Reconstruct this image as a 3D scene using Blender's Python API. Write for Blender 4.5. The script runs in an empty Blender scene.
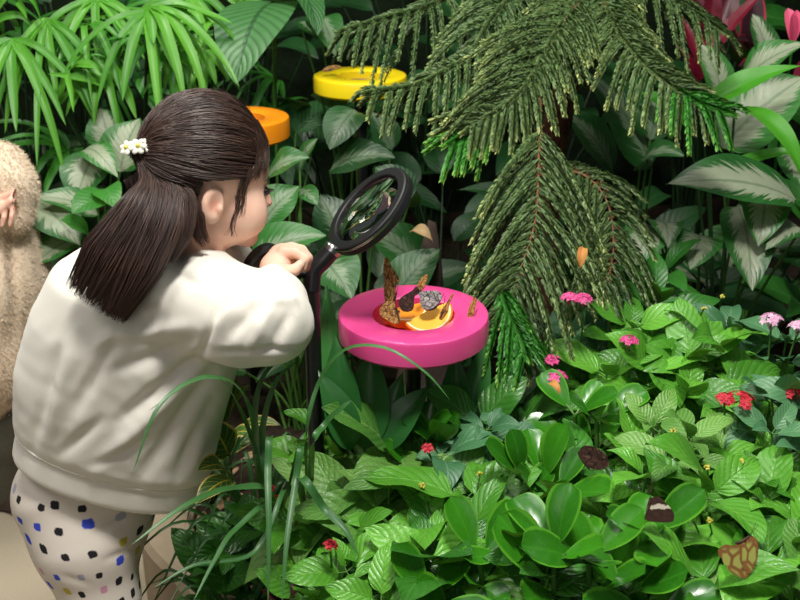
import bpy, math, random
import numpy as np
from mathutils import Vector
from mathutils.bvhtree import BVHTree

SC = bpy.context.scene
COL = SC.collection
RNG = random.Random(11)
A3 = lambda *v: np.array(v, float)

# ------------------------------------------------------------------ camera frame
PITCH = math.radians(23.0)
FPX = 1050.0
CAM = A3(0, 0, 1.55)
RV = A3(1, 0, 0)
FV = A3(0, math.cos(PITCH), -math.sin(PITCH))
UV_ = A3(0, math.sin(PITCH), math.cos(PITCH))
UP = A3(0, 0, 1)


def P(px, py, d):
    """the place of a measured photo point that lies d metres deep"""
    return CAM + d * (FV + RV * (px - 400) / FPX + UV_ * (300 - py) / FPX)


def proj(V):
    q = np.asarray(V) - CAM
    d = q @ FV
    return 400 + FPX * (q @ RV) / d, 300 - FPX * (q @ UV_) / d, d


def nz(v):
    v = np.asarray(v, float)
    return v / (np.linalg.norm(v, axis=-1, keepdims=True) + 1e-12)


# ------------------------------------------------------------------ mesh building
class MB:
    def __init__(s):
        s.V, s.F, s.U, s.T, s.M, s.n = [], [], [], [], [], 0

    def add(s, V, F, U=None, tone=0.5, mi=0):
        V = np.asarray(V, float).reshape(-1, 3)
        F = np.asarray(F, int)
        s.V.append(V)
        s.F.append(F + s.n)
        s.U.append(np.zeros((len(V), 2)) if U is None else np.asarray(U, float))
        s.T.append(np.broadcast_to(np.asarray(tone, float), (len(V),)).copy())
        s.M.append(np.full(len(F), mi, int))
        s.n += len(V)

    def build(s, name, mats, parent=None, smooth=True, sharp=None, recalc=False):
        me = bpy.data.meshes.new(name)
        V = np.concatenate(s.V)
        U = np.concatenate(s.U)
        T = np.concatenate(s.T)
        loops, sizes = [], []
        for f in s.F:
            loops.append(f.ravel())
            sizes.append(np.full(len(f), f.shape[1], int))
        loops = np.concatenate(loops)
        sizes = np.concatenate(sizes)
        M = np.concatenate(s.M)
        me.vertices.add(len(V))
        me.vertices.foreach_set('co', V.ravel())
        me.loops.add(len(loops))
        me.loops.foreach_set('vertex_index', loops)
        me.polygons.add(len(sizes))
        me.polygons.foreach_set('loop_start', np.concatenate([[0], np.cumsum(sizes)[:-1]]))
        me.polygons.foreach_set('loop_total', sizes)
        me.polygons.foreach_set('material_index', M)
        me.polygons.foreach_set('use_smooth', np.full(len(sizes), bool(smooth)))
        uvl = me.uv_layers.new(name='UVMap')
        uvl.data.foreach_set('uv', U[loops].ravel())
        at = me.attributes.new('tone', 'FLOAT', 'POINT')
        at.data.foreach_set('value', T)
        me.update(calc_edges=True)
        me.validate()
        if recalc:
            import bmesh
            bm = bmesh.new(); bm.from_mesh(me)
            bmesh.ops.remove_doubles(bm, verts=bm.verts, dist=1e-5)
            bmesh.ops.recalc_face_normals(bm, faces=bm.faces); bm.to_mesh(me); bm.free()
        if sharp: me.set_sharp_from_angle(angle=math.radians(sharp))
        for m in (mats if isinstance(mats, (list, tuple)) else [mats]):
            me.materials.append(m)
        o = bpy.data.objects.new(name, me)
        COL.objects.link(o)
        if parent is not None:
            o.parent = parent
            o.matrix_parent_inverse = parent.matrix_basis.inverted()
        return o


def tag(o, label=None, cat=None, group=None, kind=None):
    if label: o['label'] = label
    if cat: o['category'] = cat
    if group: o['group'] = group
    if kind: o['kind'] = kind
    return o


def thing(name, label, cat, loc, group=None):
    o = bpy.data.objects.new(name, None)
    o.empty_display_size = 0.05
    o.location = tuple(loc)
    COL.objects.link(o)
    return tag(o, label, cat, group)


def grid_faces(nv, nu, wrap=False):
    """quads for a (nv+1) x (nu+1) grid, or wrapped in u with nu columns"""
    if wrap:
        i, j = np.meshgrid(np.arange(nv), np.arange(nu), indexing='ij')
        a = i * nu + j
        b = i * nu + (j + 1) % nu
        return np.stack([a, b, b + nu, a + nu], -1).reshape(-1, 4)
    i, j = np.meshgrid(np.arange(nv), np.arange(nu), indexing='ij')
    a = i * (nu + 1) + j
    return np.stack([a, a + 1, a + nu + 2, a + nu + 1], -1).reshape(-1, 4)


def bez(pts, n):
    """smooth curve through the points (Catmull-Rom)"""
    p = np.asarray(pts, float)
    if len(p) == 2:
        t = np.linspace(0, 1, n + 1)[:, None]
        return p[0] * (1 - t) + p[1] * t
    p = np.vstack([2 * p[0] - p[1], p, 2 * p[-1] - p[-2]])
    k = len(p) - 3
    s = np.linspace(0, k, n + 1)
    i = np.minimum(s.astype(int), k - 1)
    t = (s - i)[:, None]
    a, b, c, d = p[i], p[i + 1], p[i + 2], p[i + 3]
    return .5 * (2 * b + (c - a) * t + (2 * a - 5 * b + 4 * c - d) * t ** 2 + (3 * b - a - 3 * c + d) * t ** 3)


def tubes(mb, paths, radii, sides=6, tone=0.5, cap=True, mi=0):
    """paths (n,m,3), radii broadcast to (n,m)"""
    Pp = np.asarray(paths, float)
    if Pp.ndim == 2: Pp = Pp[None]
    n, m, _ = Pp.shape
    R = np.broadcast_to(np.asarray(radii, float), (n, m))
    T = nz(np.gradient(Pp, axis=1))
    ref = np.where(np.abs(T[:, :1, 2:3]) > .9, A3(1, 0, 0), A3(0, 0, 1))
    X = nz(np.cross(T, np.broadcast_to(ref, T.shape)))
    Y = np.cross(X, T)
    a = np.arange(sides) * 2 * math.pi / sides
    V = Pp[:, :, None] + R[:, :, None, None] * (X[:, :, None] * np.cos(a)[:, None] + Y[:, :, None] * np.sin(a)[:, None])
    f = grid_faces(m - 1, sides, True)
    F = (f[None] + (np.arange(n) * m * sides)[:, None, None]).reshape(-1, 4)
    tn = np.asarray(tone, float)
    if tn.ndim == 1 and len(tn) == n: tn = np.repeat(tn, m * sides)
    elif tn.ndim == 2: tn = np.repeat(tn.reshape(-1), sides)
    vv = np.broadcast_to(np.linspace(0, 1, m)[None, :, None], (n, m, sides))
    uu = np.broadcast_to((np.arange(sides) / sides)[None, None, :], (n, m, sides))
    mb.add(V.reshape(-1, 3), F, np.stack([uu, vv], -1).reshape(-1, 2), tn, mi)
    if cap and sides >= 3:
        for k in range(n):
            for e in (0, m - 1):
                ring = V[k, e]
                mb.add(np.vstack([ring, Pp[k, e][None]]), [[i, (i + 1) % sides, sides] for i in range(sides)], None,
                       tn if tn.ndim == 0 else .5, mi)


def lathe(mb, c, prof, n=48, axis=None, xdir=None, tone=.5, mi=0):
    """profile (r,h) turned about axis through c"""
    ax = nz(UP if axis is None else axis)
    x = xdir if xdir is not None else (A3(1, 0, 0) if abs(ax[0]) < .9 else A3(0, 1, 0))
    x = nz(x - ax * (x @ ax)); y = np.cross(ax, x)
    pr = np.asarray(prof, float)
    a = np.arange(n) * 2 * math.pi / n
    V = c + pr[:, None, 1:2] * ax + pr[:, None, 0:1] * (np.cos(a)[None, :, None] * x + np.sin(a)[None, :, None] * y)
    uv = np.stack(np.broadcast_arrays((np.arange(n) / n)[None], np.linspace(0, 1, len(pr))[:, None]), -1)
    mb.add(V.reshape(-1, 3), grid_faces(len(pr) - 1, n, True), uv.reshape(-1, 2), tone, mi)


def ellipsoid(mb, c, r, rot=None, n=14, m=10, tone=.5, mi=0):
    th = np.linspace(0, math.pi, m + 1)[:, None]
    a = (np.arange(n) * 2 * math.pi / n)[None]
    V = np.stack(np.broadcast_arrays(np.sin(th) * np.cos(a), np.sin(th) * np.sin(a), np.cos(th)), -1).reshape(-1, 3) * np.asarray(r)
    if rot is not None: V = V @ np.asarray(rot)
    mb.add(V + c, grid_faces(m, n, True), None, tone, mi)


# ------------------------------------------------------------------ leaves
def profile(shape, v):
    v = np.clip(v, 0, 1)
    if shape == 'strap':
        return np.minimum(1, (v / .12) ** .6 * .999 + .0) * np.clip(1 - v ** 3.2, 0, 1) ** .8
    if shape == 'grass':
        return (.55 + .45 * np.minimum(1, v * 4)) * np.clip(1 - v ** 3, 0, 1) ** .7
    a, b = {'ovate': (.62, .95), 'lance': (.75, 1.15), 'obovate': (.85, .42), 'round': (.5, .5), 'cordate': (.36, .85), 'broad': (.5, .8)}[shape]
    m = a / (a + b)
    return (v ** a) * ((1 - v) ** b) / (m ** a * (1 - m) ** b)


def leaf(mb, b, t, W, nrm, bow=.12, fold=.22, shape='ovate', nu=6, nv=10, wave=0., cup=0., tone=None, rng=RNG, mi=0):
    b = np.asarray(b, float); t = np.asarray(t, float)
    ch = t - b; L = np.linalg.norm(ch) + 1e-9; x = ch / L
    n = np.asarray(nrm, float); n = n - x * (n @ x)
    if np.linalg.norm(n) < 1e-4: n = np.cross(x, A3(.3, .9, .1))
    n = nz(n)
    v = np.linspace(0, 1, nv + 1)[:, None]
    c = b + ch * .5 + n * bow * L * 2
    C = (1 - v) ** 2 * b + 2 * v * (1 - v) * c + v ** 2 * t
    T = nz(2 * (1 - v) * (c - b) + 2 * v * (t - c))
    S = nz(np.cross(T, n)); N = np.cross(S, T)
    w = profile(shape, v) * W / 2
    u = np.linspace(-1, 1, nu + 1)[None]
    ph = rng.random() * 6
    off = fold * np.abs(u) * w + wave * W * np.sin(v * (8 + 3 * rng.random()) + ph + u * 1.2) * np.abs(u) + cup * w * u * u
    V = C[:, None] + S[:, None] * (u * w)[..., None] + N[:, None] * off[..., None]
    U = np.stack(np.broadcast_arrays(u * .5 + .5, v), -1)
    mb.add(V.reshape(-1, 3), grid_faces(nv, nu), U.reshape(-1, 2), rng.random() if tone is None else tone, mi)


CAMN = nz(-FV * .75 + UV_ * .65)          # a leaf held up to the light from above and in front


def stalk(mb, a, b, r=.0025, sag=.1, sides=5, tone=.5):
    a = np.asarray(a, float); b = np.asarray(b, float)
    mid = (a + b) / 2 + A3(0, 0, 1) * sag * np.linalg.norm(b - a) + (b - a) * A3(-.12, -.12, 0)
    tubes(mb, bez([a, mid, b], 8), np.linspace(r * 1.25, r * .8, 9), sides, tone, cap=False)


# ------------------------------------------------------------------ implicit bodies (smooth unions turned into one surface)
class Field:
    def __init__(s, lo, hi, h):
        s.lo = np.asarray(lo, float); s.h = h
        s.n = np.ceil((np.asarray(hi) - s.lo) / h).astype(int) + 1
        s.D = np.full(s.n, 9., np.float32)

    def region(s, lo, hi, pad):
        a = np.clip(np.floor((np.asarray(lo) - pad - s.lo) / s.h).astype(int), 0, s.n - 1)
        b = np.clip(np.ceil((np.asarray(hi) + pad - s.lo) / s.h).astype(int) + 1, 1, s.n)
        sl = tuple(slice(i, max(j, i + 1)) for i, j in zip(a, b))
        g = np.stack(np.meshgrid(*[(np.arange(q.start, q.stop) * s.h + s.lo[k]).astype(np.float32) for k, q in enumerate(sl)], indexing='ij'), -1)
        return sl, g

    def put(s, sl, d, k, cut=False):
        o = s.D[sl]
        if cut:
            d = -d
            hh = np.clip(.5 - .5 * (o - d) / k, 0, 1)
            s.D[sl] = o * (1 - hh) + d * hh + k * hh * (1 - hh)
        else:
            hh = np.clip(.5 + .5 * (o - d) / k, 0, 1)
            s.D[sl] = o * (1 - hh) + d * hh - k * hh * (1 - hh)

    def ell(s, c, r, rot=None, k=.01, cut=False):
        c = np.asarray(c, float); r = np.asarray(r, float) * np.ones(3)
        sl, g = s.region(c - r.max(), c + r.max(), k * 2 + s.h * 3)
        q = g - c.astype(np.float32)
        if rot is not None: q = q @ np.asarray(rot, np.float32).T
        k0 = np.linalg.norm(q / r, axis=-1); k1 = np.linalg.norm(q / (r * r), axis=-1)
        d = np.where(k0 < .05, -r.min(), k0 * (k0 - 1) / np.maximum(k1, 1e-6))
        s.put(sl, d, k, cut)

    def cone(s, a, b, ra, rb, k=.01, cut=False):
        a = np.asarray(a, float); b = np.asarray(b, float)
        R = max(ra, rb)
        sl, g = s.region(np.minimum(a, b) - R, np.maximum(a, b) + R, k * 2 + s.h * 3)
        ab = b - a
        t = np.clip(((g - a) @ ab) / (ab @ ab + 1e-12), 0, 1)
        d = np.linalg.norm(g - a - t[..., None] * ab, axis=-1) - (ra + (rb - ra) * t)
        s.put(sl, d, k, cut)

    def chain(s, pts, rs, k=.01):
        for i in range(len(pts) - 1): s.cone(pts[i], pts[i + 1], rs[i], rs[i + 1], k)

    def loft(s, o, ax, u, ts, cu, cv, ru, rv, k=.02, pw=2.0):
        """stacked ellipses along the axis ax from o; ts positions, cu/cv centre shifts, ru/rv half sizes"""
        o = np.asarray(o, float); ax = nz(ax); u = nz(u - ax * (u @ ax)); w = np.cross(ax, u)
        m = max(max(ru), max(rv)) * 1.3
        e0 = o + ax * ts[0]; e1 = o + ax * ts[-1]
        sl, g = s.region(np.minimum(e0, e1) - m, np.maximum(e0, e1) + m, k)
        q = g - o
        t = q @ ax
        tc = np.clip(t, ts[0], ts[-1])
        a = q @ u - np.interp(tc, ts, cu); b = q @ w - np.interp(tc, ts, cv)
        A = np.interp(tc, ts, ru); B = np.interp(tc, ts, rv)
        e = (np.abs(a / A) ** pw + np.abs(b / B) ** pw) ** (1 / pw)
        d = (e - 1) * np.minimum(A, B)
        d = np.maximum(d, np.maximum(ts[0] - t, t - ts[-1]))
        s.put(sl, d, k)

    def surface(s, relax=2):
        D = s.D
        neg = D < 0
        cell = np.zeros(np.array(D.shape) - 1, np.int8)
        cs = []
        for i in (0, 1):
            for j in (0, 1):
                for k in (0, 1):
                    cs.append((i, j, k))
                    cell += neg[i:D.shape[0] - 1 + i, j:D.shape[1] - 1 + j, k:D.shape[2] - 1 + k]
        act = (cell > 0) & (cell < 8)
        idx = np.argwhere(act)
        vid = np.full(act.shape, -1, np.int64); vid[act] = np.arange(len(idx))
        acc = np.zeros((len(idx), 3)); cnt = np.zeros(len(idx))
        cs = np.array(cs)
        for a in range(8):
            for b in range(a + 1, 8):
                if np.abs(cs[a] - cs[b]).sum() != 1: continue
                da = D[tuple((idx + cs[a]).T)]; db = D[tuple((idx + cs[b]).T)]
                m = (da < 0) != (db < 0)
                t = np.where(m, da / np.where(m, da - db, 1), 0)[:, None]
                acc += np.where(m[:, None], cs[a] + t * (cs[b] - cs[a]), 0); cnt += m
        V = (idx + acc / cnt[:, None]) * s.h + s.lo
        Q = []
        for ax in range(3):
            b_, c_ = [(1, 2), (2, 0), (0, 1)][ax]
            sh = list(D.shape); sh[ax] -= 1
            s0 = [slice(None)] * 3; s1 = [slice(None)] * 3
            s0[ax] = slice(0, -1); s1[ax] = slice(1, None)
            x = neg[tuple(s0)] != neg[tuple(s1)]
            e = np.argwhere(x)
            ok = (e[:, b_] > 0) & (e[:, c_] > 0) & (e[:, b_] < D.shape[b_] - 1) & (e[:, c_] < D.shape[c_] - 1)
            e = e[ok]
            ob = np.zeros(3, int); ob[b_] = 1
            oc = np.zeros(3, int); oc[c_] = 1
            q = np.stack([vid[tuple((e - ob - oc).T)], vid[tuple((e - oc).T)], vid[tuple(e.T)], vid[tuple((e - ob).T)]], -1)
            fl = ~neg[tuple(e.T)]
            q[fl] = q[fl][:, ::-1]
            Q.append(q)
        Q = np.concatenate(Q); Q = Q[(Q >= 0).all(1)]
        for _ in range(relax): V = smooth_verts(V, Q)
        return V, Q


def smooth_verts(V, Q, lam=.6):
    acc = np.zeros_like(V); cnt = np.zeros(len(V))
    for i in range(4):
        j = (i + 1) % 4
        np.add.at(acc, Q[:, i], V[Q[:, j]]); np.add.at(cnt, Q[:, i], 1)
        np.add.at(acc, Q[:, j], V[Q[:, i]]); np.add.at(cnt, Q[:, j], 1)
    return V + lam * (acc / np.maximum(cnt, 1)[:, None] - V)


def vnormals(V, Q):
    n = np.cross(V[Q[:, 2]] - V[Q[:, 0]], V[Q[:, 3]] - V[Q[:, 1]])
    N = np.zeros_like(V)
    for i in range(4): np.add.at(N, Q[:, i], n)
    return nz(N)
# ------------------------------------------------------------------ materials
class NT:
    def __init__(s, name):
        s.m = bpy.data.materials.new(name); s.m.use_nodes = True
        s.t = s.m.node_tree; s.t.nodes.clear()
        s.out = s.t.nodes.new('ShaderNodeOutputMaterial')

    def n(s, ty, ins=None, **at):
        o = s.t.nodes.new('ShaderNode' + ty)
        for k, v in at.items(): setattr(o, k, v)
        for k, v in (ins or {}).items(): s.put(o.inputs[k], v)
        return o

    def put(s, sock, v):
        if isinstance(v, bpy.types.NodeSocket): s.t.links.new(v, sock)
        elif isinstance(v, bpy.types.Node): s.t.links.new(v.outputs[0], sock)
        else:
            if isinstance(v, (tuple, list)) and len(v) == 3 and sock.type == 'RGBA': v = (*v, 1)
            sock.default_value = v

    def math(s, op, a, b=0., c=None, clamp=False):
        o = s.t.nodes.new('ShaderNodeMath'); o.operation = op; o.use_clamp = clamp
        s.put(o.inputs[0], a); s.put(o.inputs[1], b)
        if c is not None: s.put(o.inputs[2], c)
        return o.outputs[0]

    def mix(s, f, a, b, blend='MIX'):
        o = s.t.nodes.new('ShaderNodeMix'); o.data_type = 'RGBA'; o.blend_type = blend
        s.put(o.inputs[0], f); s.put(o.inputs[6], a); s.put(o.inputs[7], b)
        return o.outputs[2]

    def ramp(s, f, stops, interp='LINEAR'):
        o = s.t.nodes.new('ShaderNodeValToRGB'); cr = o.color_ramp; cr.interpolation = interp
        while len(cr.elements) < len(stops): cr.elements.new(.5)
        for e, (p, c) in zip(cr.elements, stops):
            e.position = p; e.color = (*c, 1) if len(c) == 3 else c
        s.put(o.inputs[0], f)
        return o.outputs[0]

    def smooth(s, x, a, b):
        o = s.t.nodes.new('ShaderNodeMapRange'); o.interpolation_type = 'SMOOTHSTEP'
        s.put(o.inputs[0], x); s.put(o.inputs[1], a); s.put(o.inputs[2], b)
        return o.outputs[0]

    def bsdf(s, col, rough=.5, spec=.5, **kw):
        ins = {'Base Color': col, 'Roughness': rough, 'Specular IOR Level': spec}
        ins.update(kw)
        return s.n('BsdfPrincipled', ins)

    def bump(s, hgt, st=.3, dist=.002):
        return s.n('Bump', {'Height': hgt, 'Strength': st, 'Distance': dist}).outputs[0]

    def end(s, sh):
        s.put(s.out.inputs[0], sh.outputs[0] if isinstance(sh, bpy.types.Node) else sh)
        return s.m


def plain(name, col, rough=.5, spec=.5, noise=0., nscale=40., **kw):
    t = NT(name)
    c = col
    if noise:
        nn = t.n('TexNoise', {'Scale': nscale, 'Detail': 4.})
        c = t.mix(nn.outputs[0], tuple(x * (1 - noise) for x in col), tuple(min(1, x * (1 + noise)) for x in col))
    return t.end(t.bsdf(c, rough, spec, **kw))


def leaf_mat(name, dark, light, vein=None, nv=9., slope=2.2, vst=.5, rough=.38, trans=.25, tcol=None, silver=None, cover=.62, edge=None, bump=.35, rib=.04, spec=.5, quilt=.25, crinkle=.0):
    t = NT(name)
    uv = t.n('UVMap'); sep = t.n('SeparateXYZ', {0: uv.outputs[0]})
    tone = t.n('Attribute', attribute_name='tone').outputs['Fac']
    a = t.math('ABSOLUTE', t.math('MULTIPLY', t.math('SUBTRACT', sep.outputs[0], .5), 2.))
    v = sep.outputs[1]
    vc = t.math('SUBTRACT', t.math('MULTIPLY', v, nv), t.math('MULTIPLY', a, slope))
    s1 = t.math('ABSOLUTE', t.math('SINE', t.math('MULTIPLY', vc, math.pi)))
    line = t.smooth(s1, .26, .0)                          # 1 on a side vein
    ribm = t.smooth(a, rib * 2.2, rib * .6)                # 1 on the midrib
    geo = t.n('TexCoord')
    nz_ = t.n('TexNoise', {'Vector': geo.outputs['Object'], 'Scale': 38., 'Detail': 3.}).outputs[0]
    f = t.math('ADD', t.math('MULTIPLY', tone, .75), t.math('MULTIPLY', nz_, .35), clamp=True)
    col = t.mix(f, dark, light)
    if quilt: col = t.mix(t.math('MULTIPLY', t.math('SUBTRACT', 1., s1), quilt), col, tuple(c * .45 for c in dark))
    if silver is not None:
        cv = t.n('CombineXYZ', {0: t.math('MULTIPLY', vc, 1.9), 1: t.math('MULTIPLY', a, .7), 2: t.math('MULTIPLY', tone, 37.)})
        sn = t.n('TexNoise', {'Vector': cv.outputs[0], 'Scale': 1.7, 'Detail': 5., 'Roughness': .65}).outputs[0]
        m = t.math('ADD', t.math('SUBTRACT', cover, a), t.math('MULTIPLY', t.math('SUBTRACT', sn, .5), 1.7))
        m = t.smooth(m, -.06, .1)
        sc = t.mix(t.math('MULTIPLY', nz_, .8), silver, tuple(c * .72 for c in silver))
        col = t.mix(t.math('MULTIPLY', m, .93), col, sc)
        col = t.mix(t.math('MULTIPLY', ribm, .45), col, dark)
    if vein is not None:
        col = t.mix(t.math('MULTIPLY', line, vst), col, vein)
        col = t.mix(t.math('MULTIPLY', ribm, min(1, vst * 1.5)), col, vein)
    if edge is not None:
        en = t.math('ADD', a, t.math('MULTIPLY', t.math('SUBTRACT', nz_, .5), .25))
        col = t.mix(t.smooth(en, .82, .9), col, edge)
    hgt = t.math('ADD', t.math('MULTIPLY', s1, .6), t.math('MULTIPLY', t.math('SUBTRACT', 1., ribm), .5))
    fine = t.n('TexNoise', {'Vector': geo.outputs['Object'], 'Scale': 210., 'Detail': 2.}).outputs[0]
    hgt = t.math('ADD', hgt, t.math('MULTIPLY', fine, crinkle))
    nb = t.bump(hgt, bump, .0022)
    b = t.bsdf(col, t.math('ADD', rough, t.math('MULTIPLY', nz_, .14)), spec, Normal=nb)
    if not trans: return t.end(b)
    tc = t.mix(.55, col, tcol or (.25, .55, .04))
    tr = t.n('BsdfTranslucent', {'Color': tc})
    ms = t.n('MixShader', {0: trans})
    t.put(ms.inputs[1], b); t.put(ms.inputs[2], tr)
    return t.end(ms)


M = {}
M['pentas'] = leaf_mat('pentas_leaf', (.026, .16, .010), (.17, .50, .05), (.20, .46, .08), 7, 2.4, .16, .28, .16, bump=.6, quilt=.2, crinkle=.7)
M['pentas_dark'] = leaf_mat('dark_pentas_leaf', (.012, .085, .010), (.06, .25, .026), (.12, .30, .07), 7, 2.4, .18, .26, .12, bump=.6, quilt=.22, crinkle=.7)
M['pentas_pale'] = leaf_mat('pale_pentas_leaf', (.045, .18, .020), (.20, .42, .085), (.28, .48, .15), 8, 2.6, .22, .34, .16, bump=.7, quilt=.22, crinkle=1.)
M['blue_leaf'] = leaf_mat('blue_green_leaf', (.025, .12, .05), (.11, .29, .12), (.22, .40, .22), 8, 2.4, .25, .36, .12)
M['peperomia'] = leaf_mat('peperomia_leaf', (.009, .085, .005), (.045, .24, .010), (.09, .34, .03), 4, 1.5, .12, .2, .12, bump=.06, quilt=.0, edge=(.085, .30, .02))
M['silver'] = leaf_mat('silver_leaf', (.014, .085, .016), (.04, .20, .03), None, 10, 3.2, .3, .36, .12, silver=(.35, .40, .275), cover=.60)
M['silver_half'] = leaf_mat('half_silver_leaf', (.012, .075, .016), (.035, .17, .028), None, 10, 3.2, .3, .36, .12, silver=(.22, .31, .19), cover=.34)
M['silver_shade'] = leaf_mat('shaded_silver_leaf', (.006, .04, .010), (.02, .10, .018), None, 10, 3.2, .3, .36, .08, silver=(.13, .20, .115), cover=.36)  # darker copy of the silver leaf, with shade put into its colours
M['ribbed'] = leaf_mat('ribbed_leaf', (.022, .10, .028), (.06, .19, .055), (.01, .05, .015), 13, 3.0, .5, .36, .1, bump=.8, quilt=.4)
M['dark_leaf'] = leaf_mat('dark_leaf', (.006, .038, .010), (.022, .10, .022), (.03, .12, .035), 9, 2.6, .3, .34, .1)  # leaves darkened so their colour carries the shade of the background
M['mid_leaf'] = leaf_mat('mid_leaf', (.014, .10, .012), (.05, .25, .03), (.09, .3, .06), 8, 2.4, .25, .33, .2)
M['palm'] = leaf_mat('palm_leaf', (.035, .20, .015), (.15, .45, .045), (.34, .6, .16), 2, 0., .0, .34, .3, bump=.1, rib=.12, quilt=.0)
M['palm_dark'] = leaf_mat('dark_palm_leaf', (.014, .10, .012), (.05, .24, .024), None, 2, 0., .0, .36, .25, bump=.1, quilt=.0)
M['strap'] = leaf_mat('broad_strap_leaf', (.012, .085, .018), (.045, .20, .04), None, 2, 0., 0., .3, .12, bump=.1, quilt=.0, rib=.06)
M['bright_strap'] = leaf_mat('bright_strap_leaf', (.035, .26, .012), (.10, .42, .03), None, 2, 0., 0., .3, .3, bump=.1, quilt=.0, rib=.06)
M['grass'] = leaf_mat('liriope_blade', (.012, .065, .016), (.05, .165, .04), (.15, .30, .13), 2, 0., .0, .32, .1, bump=.1, quilt=.0, rib=.1)
M['red_leaf'] = leaf_mat('red_leaf', (.02, .003, .006), (.19, .008, .026), (.3, .02, .05), 2, 0., 0., .32, .12, (.35, .01, .03), quilt=.0)
M['maroon_leaf'] = leaf_mat('maroon_leaf', (.022, .008, .012), (.07, .018, .028), (.3, .03, .06), 2, 0., 0., .35, .08, (.3, .02, .04), quilt=.0, edge=(.35, .015, .05))
M['mauve_leaf'] = leaf_mat('mauve_leaf', (.10, .06, .065), (.24, .17, .17), (.28, .2, .2), 9, 2., .3, .5, .0)
M['croton'] = leaf_mat('croton_leaf', (.012, .05, .012), (.04, .16, .02), (.50, .42, .05), 6, 2., .8, .32, .15, edge=(.55, .42, .12))
M['stem'] = plain('green_stem', (.07, .19, .03), .5, noise=.3)
M['dark_stem'] = plain('dark_green_stem', (.010, .035, .008), .5, noise=.3)
M['bark'] = None


def petal_mat(name, a, b, rough=.5):
    t = NT(name)
    tone = t.n('Attribute', attribute_name='tone').outputs['Fac']
    c = t.mix(tone, a, b)
    sh = t.n('MixShader', {0: .25})
    t.put(sh.inputs[1], t.bsdf(c, rough, .3)); t.put(sh.inputs[2], t.n('BsdfTranslucent', {'Color': c}))
    return t.end(sh)


M['pink'] = petal_mat('pink_petal', (.62, .05, .22), (.85, .16, .42))
M['pale_pink'] = petal_mat('pale_pink_petal', (.72, .36, .58), (.9, .62, .78))
M['red'] = petal_mat('red_petal', (.45, .015, .03), (.75, .06, .09))
M['yellow'] = petal_mat('yellow_bud', (.55, .5, .04), (.8, .78, .2))
M['bract'] = petal_mat('pink_bract', (.7, .03, .13), (.9, .16, .3))
M['dead'] = petal_mat('orange_dead_leaf', (.42, .15, .03), (.66, .3, .08))
M['tan'] = petal_mat('tan_dead_leaf', (.35, .22, .1), (.6, .42, .22))
M['white_petal'] = petal_mat('white_petal', (.8, .78, .68), (.92, .9, .84))

t = NT('conifer_needles')
tone = t.n('Attribute', attribute_name='tone').outputs['Fac']
c = t.ramp(tone, [(0, (.032, .075, .024)), (.5, (.112, .18, .058)), (.8, (.23, .31, .10)), (1, (.52, .55, .20))])
M['needle'] = t.end(t.bsdf(c, .45, .35))
t = NT('bright_conifer_needles')
tone = t.n('Attribute', attribute_name='tone').outputs['Fac']
c = t.ramp(tone, [(0, (.02, .13, .015)), (.6, (.05, .24, .025)), (1, (.22, .45, .07))])
M['needle_bright'] = t.end(t.bsdf(c, .45, .35))

t = NT('reddish_bark')
g = t.n('TexCoord').outputs['Object']
mp = t.n('Mapping', {'Vector': g, 'Scale': (60., 60., 14.)})
n1 = t.n('TexNoise', {'Vector': mp.outputs[0], 'Scale': 1.4, 'Detail': 6.}).outputs[0]
M['bark'] = t.end(t.bsdf(t.ramp(n1, [(.3, (.035, .014, .008)), (.6, (.13, .05, .028)), (.8, (.22, .10, .06))]), .8, .2, Normal=t.bump(n1, .8, .004)))
M['twig'] = plain('brown_twig', (.20, .10, .045), .7, .2, .4, 120.)

# lacquered dishes, metal, glass
M['pink_lacquer'] = plain('pink_lacquer', (.75, .065, .27), .32, .5, **{'Coat Weight': .5, 'Coat Roughness': .15})
M['yellow_lacquer'] = plain('yellow_lacquer', (.86, .66, .008), .35, .5, **{'Coat Weight': .4, 'Coat Roughness': .15})
M['orange_lacquer'] = plain('orange_lacquer', (.86, .27, .006), .35, .5, **{'Coat Weight': .4, 'Coat Roughness': .15})
M['inner_brown'] = plain('brown_bowl', (.16, .055, .05), .5, .4, .3)
M['inner_pink'] = plain('inner_pink_bowl', (.62, .05, .06), .35, .5, .15)
M['black'] = plain('black_paint', (.010, .010, .011), .3, .5)
M['black_matte'] = plain('black_matte', (.009, .009, .010), .45, .45)
M['steel'] = plain('grey_steel', (.45, .45, .46), .25, .5, Metallic=1.)
t = NT('lens_glass')
M['glass'] = t.end(t.bsdf((1, 1, 1), 0., .5, **{'Transmission Weight': 1., 'IOR': 1.46}))

# skin and cloth
t = NT('skin')
g = t.n('TexCoord').outputs['Object']
tone = t.n('Attribute', attribute_name='tone').outputs['Fac']
nn = t.n('TexNoise', {'Vector': g, 'Scale': 30., 'Detail': 3.}).outputs[0]
c = t.mix(nn, (.78, .47, .35), (.84, .55, .43))
c = t.mix(t.smooth(tone, .5, 1.), c, (.72, .27, .19))
M['skin'] = t.end(t.bsdf(c, .5, .35, **{'Subsurface Weight': .25, 'Subsurface Radius': (.012, .005, .003), 'Subsurface Scale': .5}))
t = NT('cream_cotton')
g = t.n('TexCoord').outputs['Object']
nf = t.n('TexNoise', {'Vector': g, 'Scale': 900., 'Detail': 2.}).outputs[0]
nb = t.n('TexNoise', {'Vector': g, 'Scale': 9., 'Detail': 4.}).outputs[0]
c = t.mix(nb, (.73, .695, .62), (.80, .77, .695))
M['cotton'] = t.end(t.bsdf(c, .85, .15, Normal=t.bump(nf, .22, .001), **{'Sheen Weight': .2}))
t = NT('cream_cotton_ribbing')
uv = t.n('TexCoord').outputs['Object']
w = t.n('TexWave', {'Vector': uv, 'Scale': 120., 'Distortion': .5}).outputs[0]
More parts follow.
